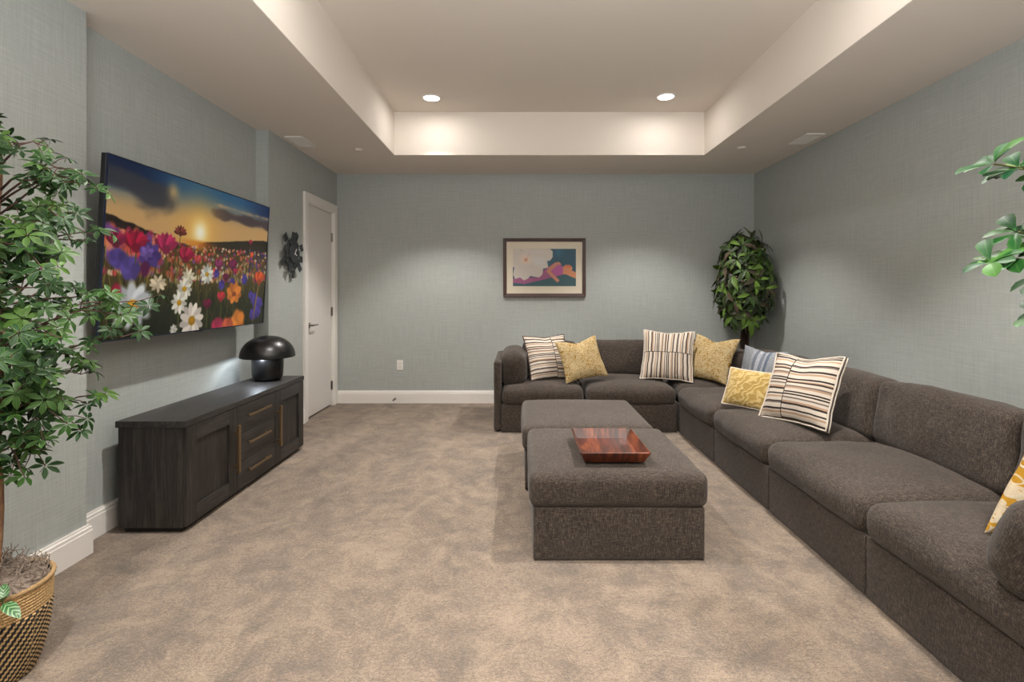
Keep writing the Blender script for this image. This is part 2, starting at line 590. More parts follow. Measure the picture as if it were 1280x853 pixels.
k = NT('striped_leaf')
_s = k.n('ShaderNodeSeparateXYZ', {0: k.n('ShaderNodeTexCoord').outputs['UV']})
_d = k.math('ABSOLUTE', k.math('SUBTRACT', _s.outputs[0], 0.5))
_f = k.math('FRACT', k.math('ADD', k.math('MULTIPLY', _s.outputs[1], 5.0), k.math('MULTIPLY', _d, -3.0)))
k.set(Base_Color=k.mix(k.ramp(_f, [(0.5, 0.0), (0.62, 0.9), (0.8, 0.9), (0.9, 0.0)]), lin((34, 84, 40)), lin((132, 164, 112))), Roughness=0.4)
M['leaf_striped'] = k.m

# ------------------------------------------------------------------ room shell
XL, XR, YB, YF = -2.19, 2.80, 6.12, -2.6
CZ = 2.74
XREC, REC0, REC1 = -2.30, 2.586, 4.457
DR0, DR1, DRZ = 5.275, 5.995, 2.245


def prism(mb, foot, z0, z1):
    n = len(foot)
    base = len(mb.v)
    for z in (z0, z1):
        for (x, y) in foot:
            mb.v.append((x, y, z))
            mb.u.append((0, 0))
    mb.f.append(tuple(base + i for i in range(n - 1, -1, -1)))
    mb.f.append(tuple(base + n + i for i in range(n)))
    for i in range(n):
        j = (i + 1) % n
        mb.f.append((base + i, base + j, base + n + j, base + n + i))


def wall_obj(name, prisms):
    mb = MB()
    for foot, z0, z1 in prisms:
        prism(mb, foot, z0, z1)
    me = mesh(name, mb.v, mb.f, M['wall'], False)
    ul = me.uv_layers.new(name='UVMap')
    for p in me.polygons:
        n = p.normal
        for li in p.loop_indices:
            c = me.vertices[me.loops[li].vertex_index].co
            if abs(n.x) > 0.7:
                ul.data[li].uv = (c.y + 0.37, c.z)
            elif abs(n.y) > 0.7:
                ul.data[li].uv = (c.x + 11.3, c.z)
            else:
                ul.data[li].uv = (c.x, c.y)
    return struct(obj(name, me))


XO = -2.55
wall_obj('wall_left', [
    ([(XL, YF), (XL, REC0), (XREC, REC0), (XREC, REC1), (XL, REC1), (XL, DR0 - 0.02), (XO, DR0 - 0.02), (XO, YF)], 0, 3.3),
    ([(XL, DR0 - 0.02), (XL, DR1 + 0.02), (XO, DR1 + 0.02), (XO, DR0 - 0.02)], DRZ + 0.02, 3.3),
    ([(XL, DR1 + 0.02), (XL, YB), (XO, YB), (XO, DR1 + 0.02)], 0, 3.3)])
wall_obj('wall_back', [([(XO, YB), (XR + 0.3, YB), (XR + 0.3, YB + 0.2), (XO, YB + 0.2)], 0, 3.3)])
wall_obj('wall_right', [([(XR, YF), (XR + 0.3, YF), (XR + 0.3, YB), (XR, YB)], 0, 3.3)])
wall_obj('wall_front', [([(XO, YF - 0.2), (XR + 0.3, YF - 0.2), (XR + 0.3, YF), (XO, YF)], 0, 3.3)])

mb = MB().box(XO, XR + 0.3, YF - 0.2, YB + 0.2, -0.12, 0.0)
struct(mb.build('floor', M['carpet']))

TX0, TX1, TY0, TY1 = -1.295, 1.90, -2.0, 5.28
ox0, ox1, oy0, oy1 = XO, XR + 0.3, YF - 0.2, YB + 0.2
mb = MB()
v = [(ox0, oy0, CZ), (ox1, oy0, CZ), (ox1, oy1, CZ), (ox0, oy1, CZ), (TX0, TY0, CZ), (TX1, TY0, CZ), (TX1, TY1, CZ), (TX0, TY1, CZ),
     (TX0, TY0, TRAY_Z), (TX1, TY0, TRAY_Z), (TX1, TY1, TRAY_Z), (TX0, TY1, TRAY_Z), (ox0, oy0, 3.4), (ox1, oy0, 3.4), (ox1, oy1, 3.4), (ox0, oy1, 3.4)]
f = [(0, 4, 5, 1), (1, 5, 6, 2), (2, 6, 7, 3), (3, 7, 4, 0), (4, 8, 9, 5), (5, 9, 10, 6), (6, 10, 11, 7), (7, 11, 8, 4), (8, 11, 10, 9),
     (12, 13, 14, 15), (0, 1, 13, 12), (1, 2, 14, 13), (2, 3, 15, 14), (3, 0, 12, 15)]
mb.add(v, f)
struct(mb.build('ceiling', M['ceil'], bevel=0.004))


def sweep_profile(name, path, prof, m, closed=False):
    """profile (out, up) swept along a floor path, out = to the right of travel"""
    n = len(path)
    pts = [Vector((p[0], p[1])) for p in path]
    rows = []
    for i in range(n):
        d0 = (pts[i] - pts[i - 1]).normalized() if i > 0 else None
        d1 = (pts[i + 1] - pts[i]).normalized() if i < n - 1 else None
        d0 = d0 or d1
        d1 = d1 or d0
        n0, n1 = Vector((d0.y, -d0.x)), Vector((d1.y, -d1.x))
        b = (n0 + n1)
        b = b / max(b.dot(n0), 1e-6) if b.length > 1e-6 else n0
        b = b * 1.0
        rows.append([(pts[i].x + b.x * o, pts[i].y + b.y * o, z) for o, z in prof])
    kq = len(prof)
    ff = []
    for i in range(n - 1):
        for j in range(kq):
            j2 = (j + 1) % kq
            ff.append((i * kq + j, i * kq + j2, (i + 1) * kq + j2, (i + 1) * kq + j))
    ff.append(tuple(range(kq)))
    ff.append(tuple((n - 1) * kq + j for j in range(kq - 1, -1, -1)))
    return struct(obj(name, mesh(name, [q for r in rows for q in r], ff, m, False)))


BB = [(-0.003, 0), (0.019, 0), (0.019, 0.118), (0.016, 0.122), (0.016, 0.136), (0.011, 0.141), (0.010, 0.15), (-0.003, 0.15)]
sweep_profile('baseboard_left', [(XL, YF), (XL, REC0), (XREC, REC0), (XREC, REC1), (XL, REC1), (XL, DR0 - 0.105)], BB, M['white'])
sweep_profile('baseboard_back', [(XL, YB), (XR, YB)], BB, M['white'])
sweep_profile('baseboard_right', [(XR, YB), (XR, YF)], BB, M['white'])

# door and casing
door = struct(MB().box(XL - 0.06, XL - 0.016, DR0 + 0.003, DR1 - 0.003, 0.018, DRZ - 0.003).build('door_1', M['door'], bevel=0.002))
mb = MB()
for y0, y1 in ((DR0 - 0.022, DR0), (DR1, DR1 + 0.022)):
    mb.box(XL - 0.2, XL + 0.004, y0, y1, 0, DRZ)
mb.box(XL - 0.2, XL + 0.004, DR0 - 0.022, DR1 + 0.022, DRZ, DRZ + 0.022)
struct(mb.build('trim_1', M['white']))
mb = MB()
c0, c1, cz = DR0 - 0.105, min(DR1 + 0.105, YB - 0.004), DRZ + 0.098
mb.box(XL - 0.002, XL + 0.018, c0, DR0 - 0.012, 0, cz)
mb.box(XL - 0.002, XL + 0.018, DR1 + 0.012, c1, 0, cz)
mb.box(XL - 0.002, XL + 0.018, DR0 - 0.012, DR1 + 0.012, DRZ + 0.012, cz)
mb.box(XL - 0.002, XL + 0.026, c0 - 0.004, c0 + 0.016, 0, cz + 0.004)
mb.box(XL - 0.002, XL + 0.026, c0, c1, cz - 0.016, cz + 0.004)
struct(mb.build('trim_2', M['white'], bevel=0.003))
mb = MB().box(XL - 0.21, XL - 0.19, DR0 - 0.02, DR1 + 0.02, 0, DRZ + 0.02)
struct(mb.build('dark_backing', M['shadow_gap']))  # near-black sheet closing the opening behind the door, standing in for shade
dx = XL - 0.016
hy = DR0 + 0.065
hd = MB().box(dx, dx + 0.009, hy - 0.027, hy + 0.027, 0.952, 1.006)
hd.tube([(dx + 0.005, hy, 0.979), (dx + 0.05, hy, 0.979)], 0.010, 12)
h_o = hd.build('door_handle', M['nickel'], door)
lev = MB().tube([(dx + 0.048, hy - 0.008, 0.979), (dx + 0.05, hy + 0.03, 0.979), (dx + 0.05, hy + 0.125, 0.979)], [0.009, 0.009, 0.0075], 10)
lev.build('lever', M['nickel'], h_o, True)
for hz in (0.238, 1.10, 1.965):
    b = MB().box(dx - 0.004, dx + 0.004, DR1 - 0.028, DR1 + 0.004, hz - 0.05, hz + 0.05)
    b.tube([(dx + 0.008, DR1, hz - 0.052), (dx + 0.008, DR1, hz + 0.052)], 0.0075, 8)
    b.build('hinge', M['nickel'], door)

# ------------------------------------------------------------------ ceiling fixtures
for i, (x, y) in enumerate(DOWNLIGHTS[:2]):
    t = thing('ceiling_light', ('round recessed ceiling light, lit, left of the two in the raised ceiling', 'round recessed ceiling light, lit, right of the two in the raised ceiling')[i],
              'ceiling light', (x, y, TRAY_Z), 0, 'recessed ceiling lights')
    MB().lathe([(0.075, -0.001), (0.076, -0.008), (0.080, -0.010), (0.091, -0.005), (0.093, 0.0)], 48).build('trim_ring', M['white'], t, True)
    ln = MB().lathe([(0.0005, -0.009), (0.03, -0.0085), (0.0765, -0.0065)], 40)
    ln.build('lens', M['lens'], t, True)

for i, (x, y) in enumerate(((-1.60, 5.07), (2.16, 5.0))):
    t = thing('sprinkler_cap', ('small round white sprinkler cap in the lower ceiling near the door', 'small round white sprinkler cap in the lower ceiling toward the corner tree')[i],
              'sprinkler cap', (x, y, CZ), 0, 'sprinkler caps')
    MB().lathe([(0.0005, -0.016), (0.034, -0.015), (0.038, -0.012), (0.038, -0.006)], 32).build('cap', M['ceil'], t, True)
    MB().lathe([(0.038, -0.0065), (0.047, -0.005), (0.05, 0.0)], 32).build('ring', M['ceil'], t, True)

for i, (x0, x1, y0, y1) in enumerate(((-2.135, -1.975, 4.63, 4.95), (2.55, 2.715, 4.55, 4.87))):
    t = thing('ceiling_vent', ('white rectangular ceiling vent above the clock and door wall', 'white rectangular ceiling vent beside the right wall')[i], 'vent', ((x0 + x1) / 2, (y0 + y1) / 2, CZ), (math.pi, 0)[i], 'ceiling vents')
    a, b = (x1 - x0) / 2, (y1 - y0) / 2
    mb = MB()
    w = 0.022
    mb.box(-a, a, -b, -b + w, -0.012, 0).box(-a, a, b - w, b, -0.012, 0).box(-a, -a + w, -b + w, b - w, -0.012, 0).box(a - w, a, -b + w, b - w, -0.012, 0)
    mb.build('frame', M['white'], t, bevel=0.003)
    MB().box(-a + w, a - w, -b + w, b - w, -0.002, 0).build('backing', M['grille'], t)
    sl = None
    nn = 8
    for q in range(nn):
        xx = -a + w + (q + 0.5) * (2 * a - 2 * w) / nn
        if sl is None:
            s_ = MB()
            s_.add([(-0.006, -b + w, -0.002), (-0.004, -b + w, -0.002), (0.007, -b + w, -0.011), (0.005, -b + w, -0.011),
                    (-0.006, b - w, -0.002), (-0.004, b - w, -0.002), (0.007, b - w, -0.011), (0.005, b - w, -0.011)],
                   [(0, 1, 2, 3), (7, 6, 5, 4), (0, 4, 5, 1), (1, 5, 6, 2), (2, 6, 7, 3), (3, 7, 4, 0)])
            sl = s_.mesh('slat', M['white'])
        obj('slat', sl, t, (xx, 0, 0))

# ------------------------------------------------------------------ outlet, door stop
t = thing('wall_outlet', 'white wall outlet plate low on the back wall beside the door', 'outlet', (-1.434, YB, 0.455))
MB().box(-0.037, 0.037, -0.007, 0.0, -0.06, 0.06).build('cover_plate', M['white'], t, bevel=0.003)
s_ = MB().box(-0.018, 0.018, -0.010, -0.006, -0.036, 0.036).build('socket_face', M['white'], t, bevel=0.002)
for zz in (-0.02, 0.018):
    MB().box(-0.009, -0.006, -0.0108, -0.009, zz - 0.005, zz + 0.006).box(0.006, 0.009, -0.0108, -0.009, zz - 0.005, zz + 0.006).build('slot', M['shadow_gap'], s_)

t = thing('door_stop', 'small spring door stop on the baseboard below the outlet', 'door stop', (-1.49, YB - 0.019, 0.055))
MB().lathe([(0.0005, 0.006), (0.012, 0.006), (0.014, 0.0)], 16).build('mount', M['nickel'], t, True).rotation_euler = (math.pi / 2, 0, 0)
sp = [(0.007 * math.cos(a * 0.9), -0.006 - 0.0011 * a, 0.007 * math.sin(a * 0.9)) for a in range(0, 56)]
MB().tube(sp, 0.0018, 5).build('spring', M['nickel'], t, True)
tp = MB().tube([(0, -0.066, 0), (0, -0.082, 0)], 0.009, 12)
tp.build('rubber_tip', M['black_satin'], t)

# ------------------------------------------------------------------ sectional sofa
W = 0.8670
SEAT_Z = 0.425


def seam_loop(parent, x0, x1, y0, y1, z, r, sag=0.0):
    pts = []
    for (cx, cy, a0) in ((x1 - r, y1 - r, 0), (x0 + r, y1 - r, 90), (x0 + r, y0 + r, 180), (x1 - r, y0 + r, 270)):
        for q in range(6):
            a = math.radians(a0 + q * 18)
            pts.append((cx + r * math.cos(a), cy + r * math.sin(a), z))
    pts.append(pts[0])
    return MB().tube(pts, 0.0035, 6, False).build('seam', M['sofa'], parent, True)


def make_base(t, x0, x1, y0, y1, z1=0.268):
    rbox('base', (x1 - x0, y1 - y0, z1 - 0.004), ((x0 + x1) / 2, (y0 + y1) / 2, (z1 + 0.004) / 2), M['sofa'], t, r=0.009, n=(8, 8, 6), wrinkle=0.0012, wscale=4)


def sofa_module(label, loc, rotz, left=None, right=None, seed=0.0, group='sections of the sectional sofa', side=(0.235, 0.72, 0.43, 6, 0.325), corner=False):
    """local frame: front at y=0, back at y=W. left / right: 'arm' panel with side cushion"""
    t = thing('sofa_section', label, 'sofa', loc, rotz, group)
    P = 0.072
    make_base(t, P + 0.004 if left else 0.0015, W - P - 0.004 if right and not corner else W - 0.0015, 0.0, W - 0.004)
    x0 = P + 0.004 if left else 0.011
    x1 = W - P - 0.004 if right else W - 0.011
    y1 = W - P - 0.002
    oh = -0.008 if corner else 0.024
    rbox('seat_cushion', (x1 - x0, y1 + oh, 0.172), ((x0 + x1) / 2, (y1 - oh) / 2, 0.345), M['sofa'], t, r=0.062, n=(22, 22, 8),
              crown=(0.004, 0.012, 0.034), wrinkle=0.007, wscale=4.5, seed=seed)
    rbox('back_panel', (W - 0.006, P, 0.672), (W / 2, W - P / 2 - 0.003, 0.005 + 0.336), M['sofa'], t, r=0.03, n=(10, 4, 10), wrinkle=0.003, wscale=4, seed=seed + 2)
    bx0 = 0.004 if not left else P + 0.004
    bx1 = W - 0.004 if not right else W - P - 0.2
    if left:
        bx0 = P + 0.2
    rbox('back_cushion', (bx1 - bx0 - 0.008, 0.20, 0.385), ((bx0 + bx1) / 2, 0.722, 0.600), M['sofa'], t, r=0.052, rot=(math.radians(-9), 0, 0), n=(26, 8, 18),
         crown=(0.004, 0.028, 0.018), wrinkle=0.011, wscale=5.0, seed=seed + 5, crease=0.012)
    sw, sl_, sy_, lean, sh_ = side
    for arm, px in ((left, P / 2 + 0.003), (right, W - P / 2 - 0.003)):
        if not arm:
            continue
        rbox('arm_panel', (P, W - 0.012, 0.672), (px, W / 2, 0.005 + 0.336), M['sofa'], t, r=0.033, n=(4, 12, 10), wrinkle=0.003, wscale=4, seed=seed + 8)
        ins = 1 if px < W / 2 else -1
        rbox('side_cushion', (sw, sl_, sh_), (px + ins * (P / 2 + sw / 2 - (lean - 6) * 0.0006), sy_, 0.413 + sh_ / 2), M['sofa'], t, r=0.08, rot=(0, math.radians(-lean * ins), 0), n=(8, 20, 16),
             crown=(0.03, 0.012, 0.022), wrinkle=0.012, wscale=5.5, seed=seed + 11, crease=0.01)
    return t


X0S, Y0S = -0.252, 4.83
RX = X0S + 2 * W + 0.018
R90 = -math.pi / 2
sofa_module('dark grey-brown sofa section with the left arm, against the back wall', (X0S, Y0S, 0), 0, left='arm', seed=1.3)
sofa_module('armless sofa section facing the camera between the left arm section and the corner', (X0S + W + 0.003, Y0S, 0), 0, seed=3.1)
sofa_module('corner sofa section below the leafy corner tree', (RX, Y0S, 0), 0, right='arm', seed=4.9, corner=True)
sofa_module('armless sofa section next to the corner, under the small yellow lumbar cushion', (RX, Y0S - 0.004, 0), R90, seed=6.2)
sofa_module('armless sofa section on which the largest striped cushion stands', (RX, Y0S - W - 0.005, 0), R90, seed=8.4)
sofa_module('empty armless sofa section with nothing on its seat', (RX, Y0S - 2 * W - 0.006, 0), R90, seed=10.7)
sofa_module('end sofa section nearest the camera, carrying the scroll-patterned yellow cushion', (RX, Y0S - 3 * W - 0.007, 0), R90, right='arm', seed=12.5, side=(0.19, 0.83, 0.362, 27, 0.30))


def ottoman(label, loc, seed):
    t = thing('ottoman', label, 'ottoman', loc, 0, 'square ottomans')
    S = 0.846
    make_base(t, 0.0, S, 0.0, S, 0.262)
    rbox('cushion', (S + 0.036, S + 0.03, 0.170), (S / 2, S / 2, 0.346), M['sofa'], t, r=0.045, n=(24, 24, 8), crown=(0.006, 0.006, 0.020), wrinkle=0.005, wscale=4.0, seed=seed)
    return t


ottoman('square ottoman nearer the camera, holding the wooden tray', (0.066, 2.522, 0), 20.3)
ottoman('square ottoman behind, bare on top, nearer the back sofa', (0.034, 3.412, 0), 23.9)

# ------------------------------------------------------------------ tray on the ottoman
t = thing('serving_tray', 'glossy reddish wooden serving tray with flared sides on the nearer ottoman', 'tray', (0.4835, 2.82, 0.4555), 0.0)
bx, by, tx, ty, hz = 0.150, 0.205, 0.180, 0.237, 0.056
th = 0.007
MB().box(-bx, bx, -by, by, 0.0, th).build('bottom', M['tray_wood'], t, bevel=0.002)


def tray_side(a0, a1, b0, b1, notch=False):
    """a = base edge ends, b = rim edge ends (outer); thickness inward"""
    a0, a1, b0, b1 = map(Vector, (a0, a1, b0, b1))
    nrm = (a1 - a0).cross(b0 - a0).normalized() * th
    mb = MB()
    vv = [a0, a1, b1, b0, a0 - nrm, a1 - nrm, b1 - nrm, b0 - nrm]
    mb.add(vv, [(0, 1, 2, 3), (7, 6, 5, 4), (0, 4, 5, 1), (1, 5, 6, 2), (2, 6, 7, 3), (3, 7, 4, 0)])
    return mb


g = 0.012
tray_side((-bx, -by, 0), (bx, -by, 0), (-tx + g, -ty, hz), (tx - g, -ty, hz)).build('side', M['tray_wood'], t, bevel=0.0015)
tray_side((bx, by, 0), (-bx, by, 0), (tx - 2.6 * g, ty, hz), (-tx + g, ty, hz)).build('side', M['tray_wood'], t, bevel=0.0015)
tray_side((bx, -by, 0), (bx, by, 0), (tx, -ty + g * 0.3, hz), (tx, ty - g * 0.3, hz)).build('side', M['tray_wood'], t, bevel=0.0015)
tray_side((-bx, by, 0), (-bx, -by, 0), (-tx, ty - g * 0.3, hz), (-tx, -ty + g * 0.3, hz)).build('side', M['tray_wood'], t, bevel=0.0015)


# ------------------------------------------------------------------ throw cushions
def cushion(name, label, BL, BR, TL, TR, T, m, group=None, chop=0.0, pinch=0.07, piping=None, seed=0.0, rot_uv=False, shear=0.0):
    BL, BR, TL, TR = map(Vector, (BL, BR, TL, TR))
    c = (BL + BR + TL + TR) / 4
    x = ((BR - BL) + (TR - TL)) / 2
    y = ((TL - BL) + (TR - BR)) / 2
    hw, hh = x.length / 2, y.length / 2
    x.normalize()
    y = (y - x * y.dot(x)).normalized()
    z = x.cross(y)
    N = 36
    vv, uv, ff = [], [], []

    def outline(u, v):
        px = u * hw * (1 - pinch * (1 - v * v) + 0.02 * noise.noise(Vector((v * 3, seed, 1)))) + shear * (v + 1) / 2
        py = v * hh * (1 - pinch * (1 - u * u) + 0.02 * noise.noise(Vector((u * 3, seed, 5))))
        if v > -0.2:
            k_ = (v + 0.2) / 1.2
            py -= chop * hh * math.exp(-(u / 0.45) ** 2) * k_ ** 2
        return px, py
    for side in (1, -1):
        for j in range(N + 1):
            for i in range(N + 1):
                u, v = math.sin((i / N - 0.5) * math.pi), math.sin((j / N - 0.5) * math.pi)
                px, py = outline(u, v)
                e = ((1 - abs(u) ** 2.6) * (1 - abs(v) ** 2.6)) ** 0.55
                w = noise.noise(Vector((px * 7 + seed, py * 7, side * 2.0)))
                w2 = noise.noise(Vector((px * 22, py * 9 + seed, side * 3.0)))
                zz = side * (T / 2 * e * (1 + 0.12 * w) + e * (1 - e) * 0.025 * w2)
                if chop and v > 0:
                    zz -= side * T * 0.22 * math.exp(-(u / 0.22) ** 2) * v * e
                vv.append((px, py, zz))
                uu, vq = (u + 1) / 2, (v + 1) / 2
                uv.append((vq, uu) if rot_uv else (uu, vq))
    n2 = (N + 1) ** 2
    for s in range(2):
        for j in range(N):
            for i in range(N):
                a = s * n2 + j * (N + 1) + i
                q = (a, a + 1, a + N + 2, a + N + 1)
                ff.append(q if s == 0 else q[::-1])
    o = obj(name, mesh(name, vv, ff, m, True, uv))
    o.matrix_world = Matrix(((x.x, y.x, z.x, c.x), (x.y, y.y, z.y, c.y), (x.z, y.z, z.z, c.z), (0, 0, 0, 1)))
    o['label'] = label
    o['category'] = 'cushion'
    if group:
        o['group'] = group
    if piping:
        pts = []
        for q in range(4 * 16 + 1):
            s, f_ = divmod(q % 64, 16)
            f_ = f_ / 16 * 2 - 1
            u, v = [(f_, -1), (1, f_), (-f_, 1), (-1, -f_)][s]
            px, py = outline(u, v)
            pts.append((px * 1.012, py * 1.012, 0))
        for mm, rr, dz in piping:
            MB().tube([(p[0], p[1], p[2] + dz) for p in pts], rr, 6, False).build('piping', mm, o, True)
    return o


GC = 'throw cushions on the sectional'
S0 = 0.465
cushion('throw_cushion', 'striped cream and brown cushion leaning on the left sofa arm', (0.12, 4.98, S0), (0.55, 5.14, S0), (0.02, 5.16, 0.875), (0.44, 5.33, 0.885), 0.13, M['stripe_h'], GC,
        rot_uv=True, piping=[(M['piping_dark'], 0.006, 0.0)], seed=1.0, chop=0.05)
cushion('throw_cushion', 'mottled mustard cushion tilted against the striped one by the left arm', (0.44, 4.90, S0), (0.89, 5.03, S0 + 0.03), (0.34, 5.04, 0.82), (0.745, 5.2, 0.90), 0.13, M['mustard'], GC, chop=0.16, seed=2.0, pinch=0.09)
cushion('throw_cushion', 'cream cushion with upright brown stripes beside the sofa corner', (1.19, 5.11, S0), (1.645, 4.93, S0), (1.30, 5.31, 0.935), (1.765, 5.13, 0.92), 0.14, M['stripe_v'], GC,
        piping=[(M['piping_cream'], 0.006, 0.0)], seed=3.0, chop=0.06)
cushion('throw_cushion', 'mottled mustard cushion in the sofa corner, behind the upright-striped one', (1.66, 5.14, S0), (1.94, 4.79, S0), (1.80, 5.33, 0.91), (2.13, 4.96, 0.86), 0.14, M['mustard'], GC, chop=0.2, seed=4.0, pinch=0.09)
cushion('throw_cushion', 'blue-grey woven cushion behind the small yellow lumbar cushion', (1.84, 4.46, S0), (2.00, 4.05, S0), (1.965, 4.36, 0.865), (2.115, 3.93, 0.835), 0.12, M['blue'], GC, seed=5.0, pinch=0.06, chop=0.09)
cushion('throw_cushion', 'small yellow lumbar cushion with leaf relief and cream piping', (1.565, 3.96, S0), (1.79, 3.68, S0), (1.66, 4.04, 0.735), (1.88, 3.76, 0.72), 0.10, M['relief'], GC,
        piping=[(M['piping_cream'], 0.005, 0.0)], seed=6.0, pinch=0.04)
cushion('throw_cushion', 'large striped cream and brown cushion leaning on the right sofa back', (1.67, 3.64, S0), (1.865, 3.16, S0), (1.885, 3.66, 0.865), (2.04, 3.16, 0.925), 0.15, M['stripe_b'], GC,
        rot_uv=True, piping=[(M['piping_cream'], 0.006, 0.011), (M['piping_dark'], 0.007, 0.0), (M['piping_cream'], 0.008, -0.012)], seed=7.0, chop=0.10, pinch=0.06)
cushion('throw_cushion', 'yellow and cream scroll-patterned cushion at the near end of the sofa', (1.655, 1.83, S0), (2.08, 1.78, S0), (1.655, 1.765, 0.88), (2.08, 1.715, 0.88), 0.15, M['mustard_scroll'], GC, seed=8.0, pinch=0.02, shear=0.14)

# ------------------------------------------------------------------ console
CX0, CX1, CY0, CY1 = -2.215, -1.83, 2.80, 4.34
t = thing('media_console', 'long charcoal oak media console with brass pulls, under the television', 'console', (CX0, CY0, 0))
L, D = CY1 - CY0, CX1 - CX0
ZT = 0.618
cb = MB().box(0.012, D - 0.018, 0.006, 0.030, 0.03, ZT - 0.036)
cb.build('side_panel', M['oak_v'], t, bevel=0.002)
MB().box(0.012, D - 0.018, L - 0.030, L - 0.006, 0.03, ZT - 0.036).build('side_panel', M['oak_v'], t, bevel=0.002)
MB().box(0.012, D - 0.024, 0.030, L - 0.030, 0.03, ZT - 0.036).build('carcass', M['shadow_gap'], t)
MB().box(0.03, D - 0.04, 0.03, L - 0.03, 0.0, 0.03).build('plinth', M['shadow_gap'], t)
MB().box(0.0, D, 0.0, L, ZT - 0.036, ZT).build('top', M['oak_h'], t, bevel=0.002)
fz0, fz1 = 0.034, ZT - 0.040
xf0, xf1 = D - 0.023, D - 0.001
ys = [0.012, 0.516, 1.030, L - 0.012]


def console_door(y0, y1, pull_y):
    d = MB()
    s = 0.088
    d.box(xf0, xf1 - 0.013, y0 + 0.002, y1 - 0.002, fz0 + 0.002, fz1 - 0.002)
    o = d.build('door', M['oak_v'], t)
    for ya, yb in ((y0, y0 + s), (y1 - s, y1)):
        MB().box(xf0 + 0.002, xf1, ya, yb, fz0, fz1).build('stile', M['oak_v'], o, bevel=0.0015)
    for za, zb in ((fz0, fz0 + s), (fz1 - s, fz1)):
        MB().box(xf0 + 0.002, xf1, y0 + s, y1 - s, za, zb).build('rail', M['oak_h'], o, bevel=0.0015)
    h = MB().box(xf1 + 0.018, xf1 + 0.036, pull_y - 0.012, pull_y + 0.012, 0.165, 0.47)
    h.box(xf1, xf1 + 0.02, pull_y - 0.006, pull_y + 0.006, 0.20, 0.215).box(xf1, xf1 + 0.02, pull_y - 0.006, pull_y + 0.006, 0.415, 0.43)
    h.build('handle', M['bronze'], o, bevel=0.002)


console_door(ys[0], ys[1] - 0.002, ys[1] - 0.03)
console_door(ys[2] + 0.002, ys[3], ys[2] + 0.032)
dz = (fz1 - fz0 + 0.004) / 3
for q in range(3):
    z0 = fz0 + q * dz
    y0, y1 = ys[1] + 0.002, ys[2] - 0.002
    dr = MB().box(xf0, xf1, y0, y1, z0, z0 + dz - 0.004).build('drawer', M['oak_h'], t, bevel=0.0015)
    zc = z0 + dz * 0.56
    ym = (y0 + y1) / 2
    h = MB().box(xf1 + 0.018, xf1 + 0.030, ym - 0.15, ym + 0.15, zc - 0.007, zc + 0.007)
    h.box(xf1, xf1 + 0.02, ym - 0.12, ym - 0.108, zc - 0.005, zc + 0.005).box(xf1, xf1 + 0.02, ym + 0.108, ym + 0.12, zc - 0.005, zc + 0.005)
    h.build('handle', M['bronze'], dr, bevel=0.002)

# ------------------------------------------------------------------ mushroom lamp
t = thing('table_lamp', 'black mushroom-shaped table lamp on the far end of the console', 'lamp', (-2.03, 4.12, ZT))
MB().lathe([(0.0005, 0.0), (0.07, 0.0), (0.095, 0.006), (0.109, 0.025), (0.115, 0.055), (0.118, 0.10), (0.119, 0.20), (0.115, 0.205), (0.0005, 0.205)], 56).build('base', M['black_satin'], t, True)
dome = []
for q in range(0, 25):
    a = q / 24 * math.pi / 2
    dome.append((0.205 * math.cos(a) ** 0.9 if q < 24 else 0.0005, 0.19 + 0.168 * math.sin(a)))
inner = [(max(r - 0.006, 0.0004), z - 0.004) for r, z in dome[::-1]]
prof = inner + [(0.199, 0.188), (0.205, 0.188)] + dome
MB().lathe(prof, 64).build('shade', M['black_satin'], t, True)
MB().lathe([(0.0005, 0.204), (0.05, 0.206), (0.058, 0.23), (0.05, 0.26), (0.0005, 0.275)], 24).build('bulb', M['bulb'], t, True)
ld = bpy.data.lights.new('table_lamp_light', 'POINT')
ld.energy = 4.5
ld.color = (0.8, 0.89, 1.0)
ld.shadow_soft_size = 0.03
lo = bpy.data.objects.new('table_lamp_light', ld)
lo.location = (-2.03, 4.12 - 0.155, ZT + 0.215)
COL.objects.link(lo)


